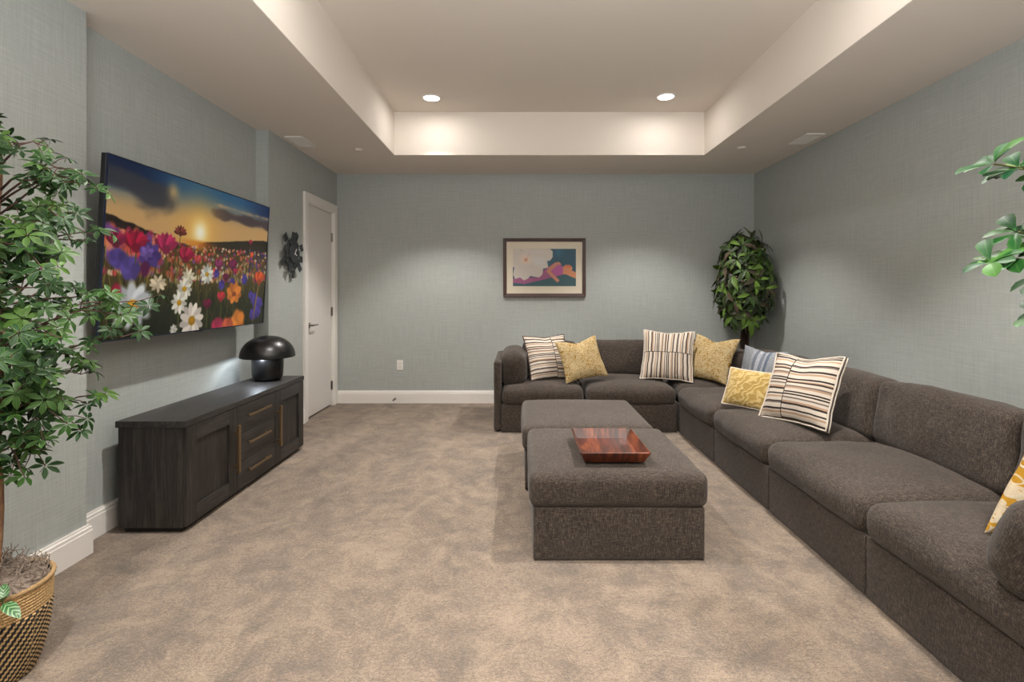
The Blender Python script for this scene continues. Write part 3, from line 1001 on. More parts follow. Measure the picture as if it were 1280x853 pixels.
# ------------------------------------------------------------------ pictures (flat print and screen image)
class Paint:
    def __init__(self, w, h):
        self.w, self.h = w, h
        self.a = np.zeros((h, w, 3), dtype=np.float32)
        self.X, self.Y = np.meshgrid((np.arange(w) + 0.5) / w, (np.arange(h) + 0.5) / h)
        self.asp = w / h

    def blend(self, mask, col, al=1.0):
        m = np.clip(mask, 0, 1)[..., None] * al
        self.a = self.a * (1 - m) + np.array(col[:3], dtype=np.float32) / 255.0 * m

    def ell(self, cx, cy, rx, ry, col, ang=0.0, soft=0.15, al=1.0):
        """rx, ry in widths"""
        R = max(rx, ry) * (1 + soft) + 2.0 / self.w
        x0, x1 = int(max((cx - R) * self.w, 0)), int(min((cx + R) * self.w + 1, self.w))
        y0, y1 = int(max((cy - R * self.asp) * self.h, 0)), int(min((cy + R * self.asp) * self.h + 1, self.h))
        if x1 <= x0 or y1 <= y0:
            return
        dx_, dy_ = self.X[y0:y1, x0:x1] - cx, (self.Y[y0:y1, x0:x1] - cy) / self.asp
        c_, s_ = math.cos(ang), math.sin(ang)
        e = np.sqrt(((dx_ * c_ + dy_ * s_) / rx) ** 2 + ((-dx_ * s_ + dy_ * c_) / ry) ** 2)
        sw = max(soft, 1.2 / (min(rx, ry) * self.w + 1e-6) * 0.5)
        m = np.clip((1 + sw / 2 - e) / sw, 0, 1)[..., None] * al
        self.a[y0:y1, x0:x1] = self.a[y0:y1, x0:x1] * (1 - m) + np.array(col[:3], dtype=np.float32) / 255.0 * m

    def poly(self, pts, col, al=1.0):
        n = len(pts)
        acc = np.zeros((self.h, self.w), dtype=np.float32)
        for ox, oy in ((-0.25, -0.25), (0.25, -0.25), (-0.25, 0.25), (0.25, 0.25)):
            X, Y = self.X + ox / self.w, self.Y + oy / self.h
            ins = np.zeros((self.h, self.w), dtype=bool)
            for i in range(n):
                xa, ya = pts[i]
                xb, yb = pts[(i + 1) % n]
                if abs(yb - ya) < 1e-9:
                    continue
                ins ^= ((ya > Y) != (yb > Y)) & (X < (xb - xa) * (Y - ya) / (yb - ya) + xa)
            acc += ins * 0.25
        self.blend(acc, col, al)

    def line(self, x0, y0, x1, y1, wd, col, al=1.0):
        L_ = math.hypot(x1 - x0, (y1 - y0) / self.asp) / 2
        self.ell((x0 + x1) / 2, (y0 + y1) / 2, L_, wd, col, math.atan2((y1 - y0) / self.asp, x1 - x0), 0.6, al)

    def fbm(self, sx, sy, seed, oct_=4):
        rg = np.random.default_rng(seed)
        out = np.zeros((self.h, self.w), dtype=np.float32)
        amp, tot = 1.0, 0.0
        for o in range(oct_):
            gw, gh = int(sx * 2 ** o) + 2, int(sy * 2 ** o) + 2
            gr = rg.random((gh, gw))
            xx, yy = self.X * (gw - 1.001), self.Y * (gh - 1.001)
            ix, iy = xx.astype(int), yy.astype(int)
            fx, fy = xx - ix, yy - iy
            fx, fy = fx * fx * (3 - 2 * fx), fy * fy * (3 - 2 * fy)
            out += amp * (gr[iy, ix] * (1 - fx) * (1 - fy) + gr[iy, ix + 1] * fx * (1 - fy) + gr[iy + 1, ix] * (1 - fx) * fy + gr[iy + 1, ix + 1] * fx * fy)
            tot += amp
            amp *= 0.5
        return out / tot

    def grid(self, name, w, h, m):
        """image on a fine grid in the local xy plane, row 0 on top"""
        xs = (self.X - 0.5) * w
        yv = (0.5 - self.Y) * h
        vv = np.stack([xs.ravel(), yv.ravel(), np.zeros(xs.size)], 1)
        # stretch outermost samples to the border
        vv[:, 0] *= self.w / (self.w - 1)
        vv[:, 1] *= self.h / (self.h - 1)
        i = np.arange(self.w * self.h).reshape(self.h, self.w)
        ff = np.stack([i[1:, :-1].ravel(), i[1:, 1:].ravel(), i[:-1, 1:].ravel(), i[:-1, :-1].ravel()], 1)
        c = np.clip(self.a, 0, 1).reshape(-1, 3)
        c = np.where(c <= 0.04045, c / 12.92, ((c + 0.055) / 1.055) ** 2.4)
        return mesh(name, vv, ff, m, False, None, c)


def sm(x, a, b):
    t_ = np.clip((x - a) / (b - a), 0, 1)
    return t_ * t_ * (3 - 2 * t_)


def paint_meadow():
    P = Paint(440, 252)
    X, Y = P.X, P.Y
    rg = random.Random(11)
    # sky
    top, low = np.array((54, 100, 134)) / 255, np.array((206, 166, 112)) / 255
    g_ = sm(Y + 0.06 * (X - 0.5), 0.02, 0.27)[..., None]
    P.a[:] = top * (1 - g_) + low * g_
    dark_l = sm(0.42 - X, 0, 0.34) * sm(0.2 - Y, 0, 0.14)
    P.blend(dark_l, (20, 36, 68), 0.9)
    P.blend(sm(X, 0.72, 1.0) * sm(0.17 - Y, 0, 0.1), (30, 50, 92), 0.85)
    n1 = P.fbm(5, 5, 3, 5)
    n2 = P.fbm(9, 5, 9, 5)
    band = np.exp(-((Y - 0.12 - 0.28 * (X - 0.1)) / 0.095) ** 2) * sm(0.42 - X, -0.02, 0.14)
    P.blend(sm(n1 * 0.8 + band * 0.62, 0.56, 0.92), (66, 66, 72), 0.92)
    P.blend(np.exp(-((X - 0.30) / 0.03) ** 2 - ((Y - 0.10) / 0.05) ** 2) * n2 * 1.6, (196, 168, 120), 0.8)
    band = np.exp(-((Y - 0.165) / 0.055) ** 2) * sm(X, 0.40, 0.62)
    P.blend(sm(n2 * 0.65 + band * 0.62, 0.60, 0.86), (84, 72, 74), 0.93)
    P.blend(sm(n2 * 0.6 + np.exp(-((Y - 0.105) / 0.03) ** 2) * sm(X, 0.42, 0.6) * 0.5, 0.68, 0.9), (208, 166, 120), 0.7)
    # sun
    d = np.sqrt((X - 0.466) ** 2 + ((Y - 0.325) / P.asp) ** 2)
    P.blend(np.exp(-(d / 0.13) ** 2), (240, 184, 88), 0.7)
    P.blend(np.exp(-(d / 0.055) ** 2), (255, 220, 130), 0.95)
    P.blend(np.exp(-(d / 0.035) ** 2), (255, 250, 226), 1.0)
    # hills
    n3 = P.fbm(26, 1, 5, 3)
    hl = 0.305 + 0.33 * np.clip(X, 0, 0.33) + 0.02 * (n3 - 0.5)
    P.blend(sm(Y, hl, hl + 0.012) * sm(0.47 - X, 0, 0.09), (44, 34, 26))
    hr = 0.392 - 0.20 * np.clip(X - 0.45, 0, 0.5) + 0.008 * (n3 - 0.5)
    P.blend(sm(Y, hr, hr + 0.01) * sm(X, 0.44, 0.52), (52, 46, 32))
    P.blend(np.exp(-(d / 0.10) ** 2) * sm(Y, 0.37, 0.40), (206, 118, 22), 0.85)
    # field
    fl = 0.43 - 0.02 * X
    P.blend(sm(Y, fl, fl + 0.05), (92, 70, 34))
    P.blend(sm(Y, 0.60, 0.85), (36, 42, 18), 0.92)
    cols = [(232, 128, 96), (224, 84, 80), (240, 186, 136), (248, 214, 170), (204, 60, 88), (236, 160, 92), (150, 92, 160), (244, 226, 196), (188, 50, 96), (226, 108, 68)]
    for i in range(620):
        y = 0.42 + 0.25 * rg.random() ** 1.3
        x = rg.random()
        yy = y - 0.055 * max(0, x - 0.45) - 0.035 * (x < 0.3)
        s = 0.005 + 0.03 * (y - 0.41)
        c = rg.choice(cols)
        if x > 0.8 and rg.random() < 0.35:
            c = rg.choice([(74, 58, 150), (110, 80, 170)])
        kf = 0.75 + 0.3 * rg.random()
        P.ell(x, yy, s * rg.uniform(0.7, 1.3), s * rg.uniform(0.6, 1.0), [min(255, q * kf) for q in c], rg.uniform(-0.5, 0.5), 0.7, 0.85)
    for i in range(60):
        x, y = rg.uniform(0.0, 0.25), rg.uniform(0.38, 0.55)
        P.ell(x, y, rg.uniform(0.01, 0.022), rg.uniform(0.008, 0.018), rg.choice([(214, 84, 76), (232, 122, 84), (180, 44, 84), (240, 150, 110), (120, 80, 150)]), 0, 0.9, 0.75)
    for i in range(900):
        y = rg.uniform(0.56, 1.0)
        x = rg.random()
        ln = rg.uniform(0.04, 0.16)
        c = rg.choice([(96, 94, 32), (60, 70, 26), (130, 116, 46), (44, 56, 22), (150, 132, 60), (34, 40, 18)])
        kk = 1.1 if y < 0.75 else 0.72
        P.line(x, y, x + rg.uniform(-0.03, 0.03), y - ln, 0.0016, [q * kk for q in c], 0.8)
    P.blend(np.exp(-((X - 0.25) / 0.16) ** 2 - ((Y - 0.95) / 0.14) ** 2), (26, 32, 14), 0.75)

    def bloom(cx, cy, r, col, n=9, squash=1.0, core=None, soft=0.25, lift=0.0, stem=None, pw=0.3):
        if stem:
            P.line(cx, cy, cx + stem[0], cy + stem[1], 0.003, (86, 92, 36))
        for q in range(n):
            a = 2 * math.pi * q / n + cx * 9
            kk = 0.82 + 0.3 * ((q * 7) % 5) / 5
            P.ell(cx + math.cos(a) * r * 0.58, cy + (math.sin(a) * r * 0.58 * squash - lift * r) * P.asp, r * 0.5, r * pw, [min(255, z * kk) for z in col], math.atan2(math.sin(a) * squash, math.cos(a)), soft)
        if core:
            P.ell(cx, cy - lift * r * 0.3 * P.asp, r * 0.3, r * 0.27 * max(squash, 0.65), core, 0, 0.3)
            P.ell(cx, cy - (lift * 0.3 + 0.06) * r * P.asp, r * 0.19, r * 0.15, [min(255, z * 1.2) for z in core], 0, 0.5, 0.7)

    def tulip(cx, cy, r, col, soft=0.2, stem=None, spread=1.0):
        if stem:
            P.line(cx, cy, cx + stem[0], cy + stem[1], 0.003, (92, 92, 36))
        for q in range(7):
            a = (q - 3) / 3 * 0.85 * spread
            kk = 0.72 + 0.5 * ((q * 5) % 7) / 7
            P.ell(cx + math.sin(a) * r * 0.6, cy - math.cos(a) * r * 0.42 * P.asp, r * 0.62, r * 0.24, [min(255, z * kk) for z in col], -math.pi / 2 + a, soft)
        P.ell(cx, cy + r * 0.05 * P.asp, r * 0.4, r * 0.3, [z * 0.7 for z in col], 0, 0.4, 0.8)
    # purple and red blooms, left
    bloom(0.06, 0.55, 0.034, (92, 74, 146), 6, 0.9, None, 0.7, pw=0.5)
    bloom(0.115, 0.60, 0.042, (98, 80, 152), 6, 0.9, None, 0.6, pw=0.5)
    tulip(0.135, 0.475, 0.055, (176, 28, 66), 0.3, (0.0, 0.1), 1.3)
    tulip(0.05, 0.47, 0.04, (150, 34, 74), 0.5, None, 1.2)
    tulip(0.277, 0.465, 0.056, (184, 50, 96), 0.25, (0.01, 0.14), 1.25)
    bloom(0.20, 0.525, 0.05, (92, 68, 138), 7, 0.8, (64, 44, 108), 0.35, 0.1, pw=0.36)
    bloom(0.185, 0.505, 0.03, (130, 100, 170), 6, 0.7, None, 0.4, 0.1, pw=0.3)
    P.ell(0.18, 0.60, 0.02, 0.026, (96, 26, 74), 0, 0.5)
    tulip(0.388, 0.515, 0.046, (178, 34, 76), 0.2, (0.0, 0.2), 1.2)
    tulip(0.35, 0.355, 0.03, (136, 70, 58), 0.12, (-0.012, 0.33), 1.7)
    P.line(0.845, 0.36, 0.83, 0.55, 0.0022, (150, 116, 56))
    tulip(0.845, 0.34, 0.018, (178, 44, 82), 0.2)
    P.ell(0.862, 0.425, 0.015, 0.012, (232, 104, 66), 0, 0.4)
    # magentas, centre right
    for (x, y, r, c) in ((0.707, 0.55, 0.038, (132, 24, 84)), (0.602, 0.555, 0.034, (150, 60, 104)), (0.658, 0.64, 0.027, (118, 22, 70)), (0.536, 0.84, 0.033, (124, 24, 66)),
                         (0.63, 0.79, 0.034, (206, 60, 72)), (0.73, 0.585, 0.02, (186, 40, 84)), (0.46, 0.53, 0.028, (206, 84, 84))):
        tulip(x, y, r, c, 0.25, (0.004, 0.2))
    for (x, y, r) in ((0.809, 0.635, 0.024), (0.911, 0.80, 0.035), (0.955, 0.83, 0.03), (0.87, 0.76, 0.02), (0.90, 0.92, 0.03), (0.63, 0.68, 0.022), (0.71, 0.66, 0.02), (0.59, 0.60, 0.018), (0.94, 0.9, 0.03)):
        bloom(x, y, r, (88, 70, 158), 6, 1.0, None, 0.5, pw=0.4)
    # oranges
    P.line(0.945, 0.62, 0.90, 0.98, 0.005, (150, 122, 52))
    tulip(0.941, 0.645, 0.05, (228, 96, 44), 0.3, None, 1.1)
    bloom(0.729, 0.755, 0.056, (224, 136, 58), 8, 0.7, (140, 70, 40), 0.25, 0.15, (0.0, 0.2), 0.32)
    bloom(0.77, 0.965, 0.055, (232, 142, 58), 5, 0.9, None, 0.6, 0.0, None, 0.5)
    bloom(0.617, 0.985, 0.042, (196, 60, 96), 6, 0.7, None, 0.7, pw=0.5)
    bloom(0.69, 0.99, 0.04, (226, 110, 76), 6, 0.7, None, 0.7, pw=0.5)
    # daisies
    bloom(0.246, 0.69, 0.04, (226, 206, 172), 9, 0.6, None, 0.25, 0.1, (0, 0.15), 0.2)
    bloom(0.409, 0.645, 0.036, (232, 220, 190), 9, 0.8, None, 0.2, 0.2, (0, 0.2), 0.2)
    bloom(0.525, 0.61, 0.041, (226, 222, 208), 11, 0.85, (176, 138, 26), 0.2, 0.0, (0.0, 0.2), 0.22)
    bloom(0.389, 0.715, 0.042, (232, 224, 204), 11, 0.9, (184, 140, 24), 0.2, 0.0, (0.0, 0.2), 0.22)
    bloom(0.363, 0.805, 0.042, (234, 226, 208), 10, 1.0, (182, 136, 22), 0.2, 0.0, (0.0, 0.2), 0.22)
    bloom(0.443, 0.93, 0.068, (232, 218, 202), 12, 1.0, (168, 122, 16), 0.18, 0.0, None, 0.22)
    bloom(0.34, 0.98, 0.02, (206, 200, 186), 8, 1.0, None, 0.5)
    bloom(0.132, 0.81, 0.088, (216, 216, 214), 11, 0.72, (206, 148, 22), 0.5, 0.0, None, 0.24)
    P.ell(0.06, 0.74, 0.02, 0.03, (170, 28, 66), 0, 0.6)
    P.a = np.clip(P.a, 0, 1) ** 1.12
    return P


def paint_print():
    P = Paint(190, 114)
    X, Y = P.X, P.Y
    P.a[:] = np.array((32, 78, 98)) / 255
    P.blend(np.exp(-((X - 0.72) / 0.06) ** 2 - ((Y - 0.1) / 0.12) ** 2), (40, 110, 140), 0.6)
    # lower teal hill, draped figure, flower
    P.poly([(0, 0.93), (0.12, 0.95), (0.3, 0.9), (0.45, 0.84), (0.62, 0.77), (0.74, 0.71), (0.86, 0.72), (1, 0.80), (1, 1), (0, 1)], (48, 84, 92))
    P.poly([(0, 0.80), (0.15, 0.76), (0.35, 0.76), (0.45, 0.72), (0.48, 0.58), (0.56, 0.48), (0.64, 0.40), (0.74, 0.42), (0.80, 0.48), (0.84, 0.58), (0.80, 0.68), (0.62, 0.76), (0.46, 0.83), (0.3, 0.89), (0.18, 0.93), (0, 0.90)], (150, 84, 124))
    P.ell(0.70, 0.56, 0.10, 0.085, (176, 84, 150), 0.3, 0.5, 0.8)
    P.poly([(0.55, 0.53), (0.66, 0.37), (0.73, 0.35), (0.77, 0.42), (0.70, 0.44), (0.63, 0.55), (0.6, 0.6), (0.74, 0.84), (0.70, 0.89), (0.56, 0.66), (0.53, 0.6)], (192, 128, 108))
    P.poly([(0.79, 0.5), (0.83, 0.43), (0.90, 0.43), (0.94, 0.50), (0.93, 0.58), (1, 0.63), (1, 0.79), (0.92, 0.74), (0.84, 0.68), (0.79, 0.68)], (202, 134, 98))
    P.ell(0.87, 0.47, 0.04, 0.02, (206, 112, 70), 0.1, 0.4)
    cream = (198, 190, 182)
    P.poly([(0, 0), (0.58, 0), (0.63, 0.08), (0.63, 0.22), (0.59, 0.32), (0.54, 0.33), (0.56, 0.50), (0.48, 0.53), (0.47, 0.68), (0.42, 0.76), (0.34, 0.74), (0.28, 0.72), (0.24, 0.79), (0.18, 0.84), (0.12, 0.76), (0.04, 0.80), (0.01, 0.68), (0.03, 0.5), (0, 0.48)], cream)
    P.ell(0.21, 0.29, 0.09, 0.075, (222, 196, 178), 0.2, 0.9, 0.7)
    P.ell(0.21, 0.30, 0.028, 0.028, (196, 138, 108), 0, 0.8, 0.9)
    P.ell(0.42, 0.35, 0.12, 0.07, (206, 206, 208), 0.3, 1.0, 0.5)
    P.line(0.22, 0.26, 0.28, 0.08, 0.004, (176, 140, 122), 0.7)
    P.line(0.12, 0.02, 0.16, 0.08, 0.004, (120, 100, 92), 0.7)
    P.line(0.3, 0.42, 0.45, 0.6, 0.003, (188, 178, 170), 0.6)
    P.line(0.12, 0.45, 0.1, 0.7, 0.003, (188, 178, 170), 0.6)
    return P


k = NT('screen_image')
_a = k.n('ShaderNodeAttribute', attribute_name='pic')
k.set(Base_Color=(0.004, 0.004, 0.005), Emission_Color=_a.outputs[0], Emission_Strength=0.60, Roughness=0.22, Specular_IOR_Level=0.25)
M['screen'] = k.m
k = NT('art_print')
_a = k.n('ShaderNodeAttribute', attribute_name='pic')
k.set(Base_Color=_a.outputs[0], Roughness=0.5)
M['print'] = k.m

TVW, TVH = 1.66, 0.958
tvc = Vector((-2.0945, 2.569 + TVW / 2, 1.549))
up = Vector((0.053, 0, 0.957)).normalized()
rt = Vector((0, 1, 0))
nn = rt.cross(up)
tv = thing('television', 'large flat television showing a sunset flower meadow, above the console', 'television')
tv.matrix_world = Matrix(((rt.x, up.x, nn.x, tvc.x), (rt.y, up.y, nn.y, tvc.y), (rt.z, up.z, nn.z, tvc.z), (0, 0, 0, 1)))
MB().box(-TVW / 2, TVW / 2, -TVH / 2, TVH / 2, -0.034, -0.006).build('housing', M['tv_black'], tv, bevel=0.004)
bz = 0.006
mb = MB()
mb.box(-TVW / 2, TVW / 2, TVH / 2 - bz, TVH / 2, -0.006, 0.002).box(-TVW / 2, TVW / 2, -TVH / 2, -TVH / 2 + bz, -0.006, 0.002)
mb.box(-TVW / 2, -TVW / 2 + bz, -TVH / 2 + bz, TVH / 2 - bz, -0.006, 0.002).box(TVW / 2 - bz, TVW / 2, -TVH / 2 + bz, TVH / 2 - bz, -0.006, 0.002)
mb.build('bezel', M['tv_edge'], tv)
obj('screen', paint_meadow().grid('screen', TVW - 2 * bz, TVH - 2 * bz, M['screen']), tv, (0, 0, -0.002))
MB().box(-0.03, 0.03, -TVH / 2 - 0.006, -TVH / 2, -0.02, -0.004).build('sensor_bar', M['tv_black'], tv)
MB().box(-0.3, 0.3, -0.2, 0.2, -0.13, -0.034).build('wall_mount', M['tv_black'], tv)

# framed print on the back wall
fx0, fx1, fz0_, fz1_ = -0.200, 0.783, 1.270, 1.968
fw, fh = fx1 - fx0, fz1_ - fz0_
t = thing('framed_print', 'dark wood framed print of a white flower and reclining figure on the back wall', 'picture', ((fx0 + fx1) / 2, YB, (fz0_ + fz1_) / 2))
t.rotation_euler = (math.pi / 2, 0, 0)
b_ = 0.040
mb = MB()
a, b = fw / 2, fh / 2
for pts in (((-a, -b), (a, -b), (a - b_, -b + b_), (-a + b_, -b + b_)), ((a, -b), (a, b), (a - b_, b - b_), (a - b_, -b + b_)),
            ((a, b), (-a, b), (-a + b_, b - b_), (a - b_, b - b_)), ((-a, b), (-a, -b), (-a + b_, -b + b_), (-a + b_, b - b_))):
    vv = [(x, y, 0.0) for x, y in pts] + [(x, y, 0.032 if i < 2 else 0.024) for i, (x, y) in enumerate(pts)]
    mb.add(vv, [(3, 2, 1, 0), (4, 5, 6, 7), (0, 1, 5, 4), (1, 2, 6, 5), (2, 3, 7, 6), (3, 0, 4, 7)])
mb.build('frame', M['frame_wood'], t)
wx, wy0, wy1 = 0.376, 0.224, 0.222
mb = MB()
i_a, i_b = a - b_ + 0.002, b - b_ + 0.002
mb.box(-i_a, -wx, -i_b, i_b, 0.006, 0.014).box(wx, i_a, -i_b, i_b, 0.006, 0.014).box(-wx, wx, wy0, i_b, 0.006, 0.014).box(-wx, wx, -i_b, -wy1, 0.006, 0.014)
mb.build('mat_board', M['mat_board'], t)
obj('print', paint_print().grid('print', 2 * wx + 0.006, wy0 + wy1 + 0.006, M['print']), t, (0, (wy0 - wy1) / 2, 0.008))

# ------------------------------------------------------------------ wall clock
t = thing('wall_clock', 'black sunburst wall clock of small square plates between television and door', 'clock', (XL, 4.86, 1.690))
t.rotation_euler = (0, math.pi / 2, 0)     # local z -> world +x ; local x -> world -z ; local y -> world y
MB().lathe([(0.0005, 0.052), (0.088, 0.052), (0.092, 0.046), (0.092, 0.040), (0.0005, 0.040)], 10).build('dial', M['slate'], t)
MB().lathe([(0.03, 0.0), (0.03, 0.04)], 16).build('movement', M['black_satin'], t)
hands = MB()
for ang, ln, wd in ((2.6, 0.055, 0.006), (1.2, 0.042, 0.007)):
    c_, s_ = math.cos(ang), math.sin(ang)
    q = [(-0.012, -wd / 2), (ln, -wd / 3), (ln, wd / 3), (-0.012, wd / 2)]
    vv = [(x * c_ - y * s_, x * s_ + y * c_, z) for z in (0.055, 0.058) for x, y in q]
    hands.add(vv, [(3, 2, 1, 0), (4, 5, 6, 7), (0, 1, 5, 4), (1, 2, 6, 5), (2, 3, 7, 6), (3, 0, 4, 7)])
hands.build('hands', M['white'], t)
pm = MB().box(-0.036, 0.036, -0.032, 0.032, -0.002, 0.002).mesh('plate', M['slate'])
pm_in = MB().box(-0.030, 0.030, -0.030, 0.030, -0.002, 0.002).mesh('plate', M['slate'])
spk = MB()
for i in range(10):
    a = 2 * math.pi * i / 10 + 0.1
    for me_, rr, da, zz in ((pm_in, 0.118, 0.31, 0.036), (pm, 0.168 if i % 2 else 0.196, 0.0, 0.050 if i % 2 else 0.028)):
        aa = a + da
        o = obj('plate', me_, t, (rr * math.cos(aa), rr * math.sin(aa), zz))
        o.rotation_euler = (random.uniform(-0.12, 0.12), random.uniform(-0.12, 0.12), aa + random.uniform(-0.25, 0.25))
    spk.tube([(0.03 * math.cos(a), 0.03 * math.sin(a), 0.036), (0.18 * math.cos(a), 0.18 * math.sin(a), 0.036)], 0.0022, 5)
sp_o = spk.build('spokes', M['black_satin'], t)
sp_o['kind'] = 'stuff'


# ------------------------------------------------------------------ leaves
def blade(mb, base, d, up_, L_, wd, fold=0.25, droop=0.25, prof=((0.0, 0.05), (0.25, 0.7), (0.55, 1.0), (0.8, 0.62), (1.0, 0.0))):
    """one leaf blade with a folded midrib; uv: x across, y along"""
    d = Vector(d).normalized()
    up_ = Vector(up_)
    s = d.cross(up_).normalized()
    u = s.cross(d)
    base = Vector(base)
    vv, uv = [], []
    for tt, w in prof:
        c = base + d * (L_ * tt) - u * (droop * L_ * tt * tt)
        hw = wd / 2 * w
        if w == 0.0:
            vv.append(c)
            uv.append((0.5, 1.0))
        else:
            vv += [c - s * hw + u * (fold * hw), c, c + s * hw + u * (fold * hw)]
            uv += [(0, tt), (0.5, tt), (1, tt)]
    ff = []
    nrow = len(prof) - 1
    for i in range(nrow - 1):
        a_ = i * 3
        ff += [(a_, a_ + 1, a_ + 4, a_ + 3), (a_ + 1, a_ + 2, a_ + 5, a_ + 4)]
    a_ = (nrow - 1) * 3
    ff += [(a_, a_ + 1, len(vv) - 1), (a_ + 1, a_ + 2, len(vv) - 1)]
    mb.add(vv, ff, uv)


def frame_matrix(pos, z, twist, s=1.0):
    z = Vector(z).normalized()
    x = z.orthogonal().normalized()
    y = z.cross(x)
    c_, s_ = math.cos(twist), math.sin(twist)
    xx = x * c_ + y * s_
    yy = z.cross(xx)
    return Matrix(((xx.x * s, yy.x * s, z.x * s, pos[0]), (xx.y * s, yy.y * s, z.y * s, pos[1]), (xx.z * s, yy.z * s, z.z * s, pos[2]), (0, 0, 0, 1)))


def palmate(seed):
    rg = random.Random(seed)
    mb = MB()
    n = rg.choice((6, 7, 7))
    for q in range(n):
        a = (q - (n - 1) / 2) / n * math.radians(318) + rg.uniform(-0.1, 0.1)
        L_ = 0.047 * (1.0 - 0.28 * abs(q - (n - 1) / 2) / n * 2) * rg.uniform(0.9, 1.1)
        blade(mb, (0.004 * math.cos(a), 0.004 * math.sin(a), 0), (math.cos(a), math.sin(a), rg.uniform(-0.25, 0.12)), (0, 0, 1), L_, 0.0165, 0.35, rg.uniform(0.05, 0.4))
    mb.tube([(0, 0, 0.001), (-0.012, 0, -0.02)], 0.0012, 3, False)
    return mb


leaf_v = [palmate(s) for s in range(6)]
leaf_m = [b.mesh('leaf', M['leaf_a'], True) for b in leaf_v]


def join_into(mb, src, mtx):
    mb.add([mtx @ Vector(p) for p in src.v], src.f, src.u)


TP = Vector((-1.832, 1.76, 0))
tree = thing('potted_tree', 'tall leafy artificial tree with palmate leaves in a black and tan woven basket', 'potted tree', TP)
rg = random.Random(21)
# basket: coiled rows
NR, SEG = 24, 150


def basket_r(h):
    pts = [(0.0, 0.118), (0.03, 0.132), (0.08, 0.146), (0.15, 0.158), (0.22, 0.165), (0.3, 0.169), (0.4, 0.170)]
    for (h0, r0), (h1, r1) in zip(pts, pts[1:]):
        if h <= h1:
            return r0 + (r1 - r0) * (h - h0) / (h1 - h0)
    return pts[-1][1]


def coil(name, h0, h1, rows, bump, stitches, m, parent, lump=0.0018, slant=0.5):
    vv, uv, ff = [], [], []
    sub = 4
    tot = rows * sub
    for i in range(tot + 1):
        h = h0 + (h1 - h0) * i / tot
        row = i / sub
        for q in range(SEG * 2):
            a = 2 * math.pi * q / (SEG * 2)
            st_ = abs(math.sin((q / (SEG * 2) * stitches + row * slant) * math.pi))
            r = basket_r(h) + bump * abs(math.sin(row * math.pi)) + lump * st_ * abs(math.sin(row * math.pi))
            vv.append((r * math.cos(a), r * math.sin(a), h))
            uv.append((q / (SEG * 2), i / tot))
    n_ = SEG * 2
    for i in range(tot):
        for q in range(n_):
            q2 = (q + 1) % n_
            ff.append((i * n_ + q, i * n_ + q2, (i + 1) * n_ + q2, (i + 1) * n_ + q))
    return obj(name, mesh(name, vv, ff, m, True, uv), parent)


bk = coil('basket', 0.0, 0.226, 23, 0.004, 112, M['weave'], tree, 0.003, 0.27)
coil('band', 0.226, 0.312, 8, 0.0025, 120, M['braid'], bk, 0.002, 0.5)
pts = [(0.170 * math.cos(2 * math.pi * q / 160), 0.170 * math.sin(2 * math.pi * q / 160), 0.316) for q in range(161)]
MB().tube(pts, [0.0075 + 0.0012 * math.sin(q * 1.4) for q in range(161)], 8, False).build('rim', M['braid'], bk, True)
MB().lathe([(0.165, 0.314), (0.16, 0.28), (0.0005, 0.28)], 40).build('liner', M['soil'], bk, True)
MB().lathe([(0.0005, 0.002), (0.117, 0.002)], 40).build('bottom', M['soil'], bk, True)
# moss
mb = MB()
for q in range(420):
    a, r = rg.uniform(0, 2 * math.pi), 0.155 * math.sqrt(rg.random())
    x, y = r * math.cos(a), r * math.sin(a)
    z = 0.310 + 0.085 * (1 - (r / 0.16) ** 2) * rg.uniform(0.5, 1.1)
    d = Vector((rg.uniform(-1, 1), rg.uniform(-1, 1), rg.uniform(-0.2, 0.6)))
    pl = [Vector((x, y, z))]
    for s_ in range(5):
        d = (d + Vector((rg.uniform(-1, 1), rg.uniform(-1, 1), rg.uniform(-0.7, 0.7))) * 0.9).normalized()
        nx_ = pl[-1] + d * 0.013
        if nx_.xy.length > 0.162:
            nx_.xy *= 0.158 / nx_.xy.length
        nx_.z = max(nx_.z, 0.29)
        pl.append(nx_)
    mb.tube(pl, 0.0017, 3, False)
o = mb.build('moss', M['moss'], tree, True)
o['kind'] = 'stuff'
MB().lathe([(0.160, 0.305), (0.11, 0.340), (0.0005, 0.362)], 32).build('moss_bed', M['moss'], tree, True)
tr = [(0.004 * math.sin(q) + 0.04 * min(1, (q + 1) / 3), 0.006 * math.cos(q * 1.7), 0.28 + 0.1 * q) for q in range(17)]
MB().tube(tr, [0.014 - 0.0006 * q for q in range(17)], 8).build('trunk', M['bark'], tree, True)

OUT = [(0.62, 0.14), (0.70, 0.24), (0.84, 0.31), (0.95, 0.34), (1.07, 0.38), (1.17, 0.44), (1.31, 0.52), (1.5, 0.42), (1.64, 0.36), (1.78, 0.29), (1.92, 0.12), (2.02, 0.05)]


def crown_r(h):
    if h <= OUT[0][0]:
        return OUT[0][1]
    for (h0, r0), (h1, r1) in zip(OUT, OUT[1:]):
        if h <= h1:
            return r0 + (r1 - r0) * (h - h0) / (h1 - h0)
    return OUT[-1][1]


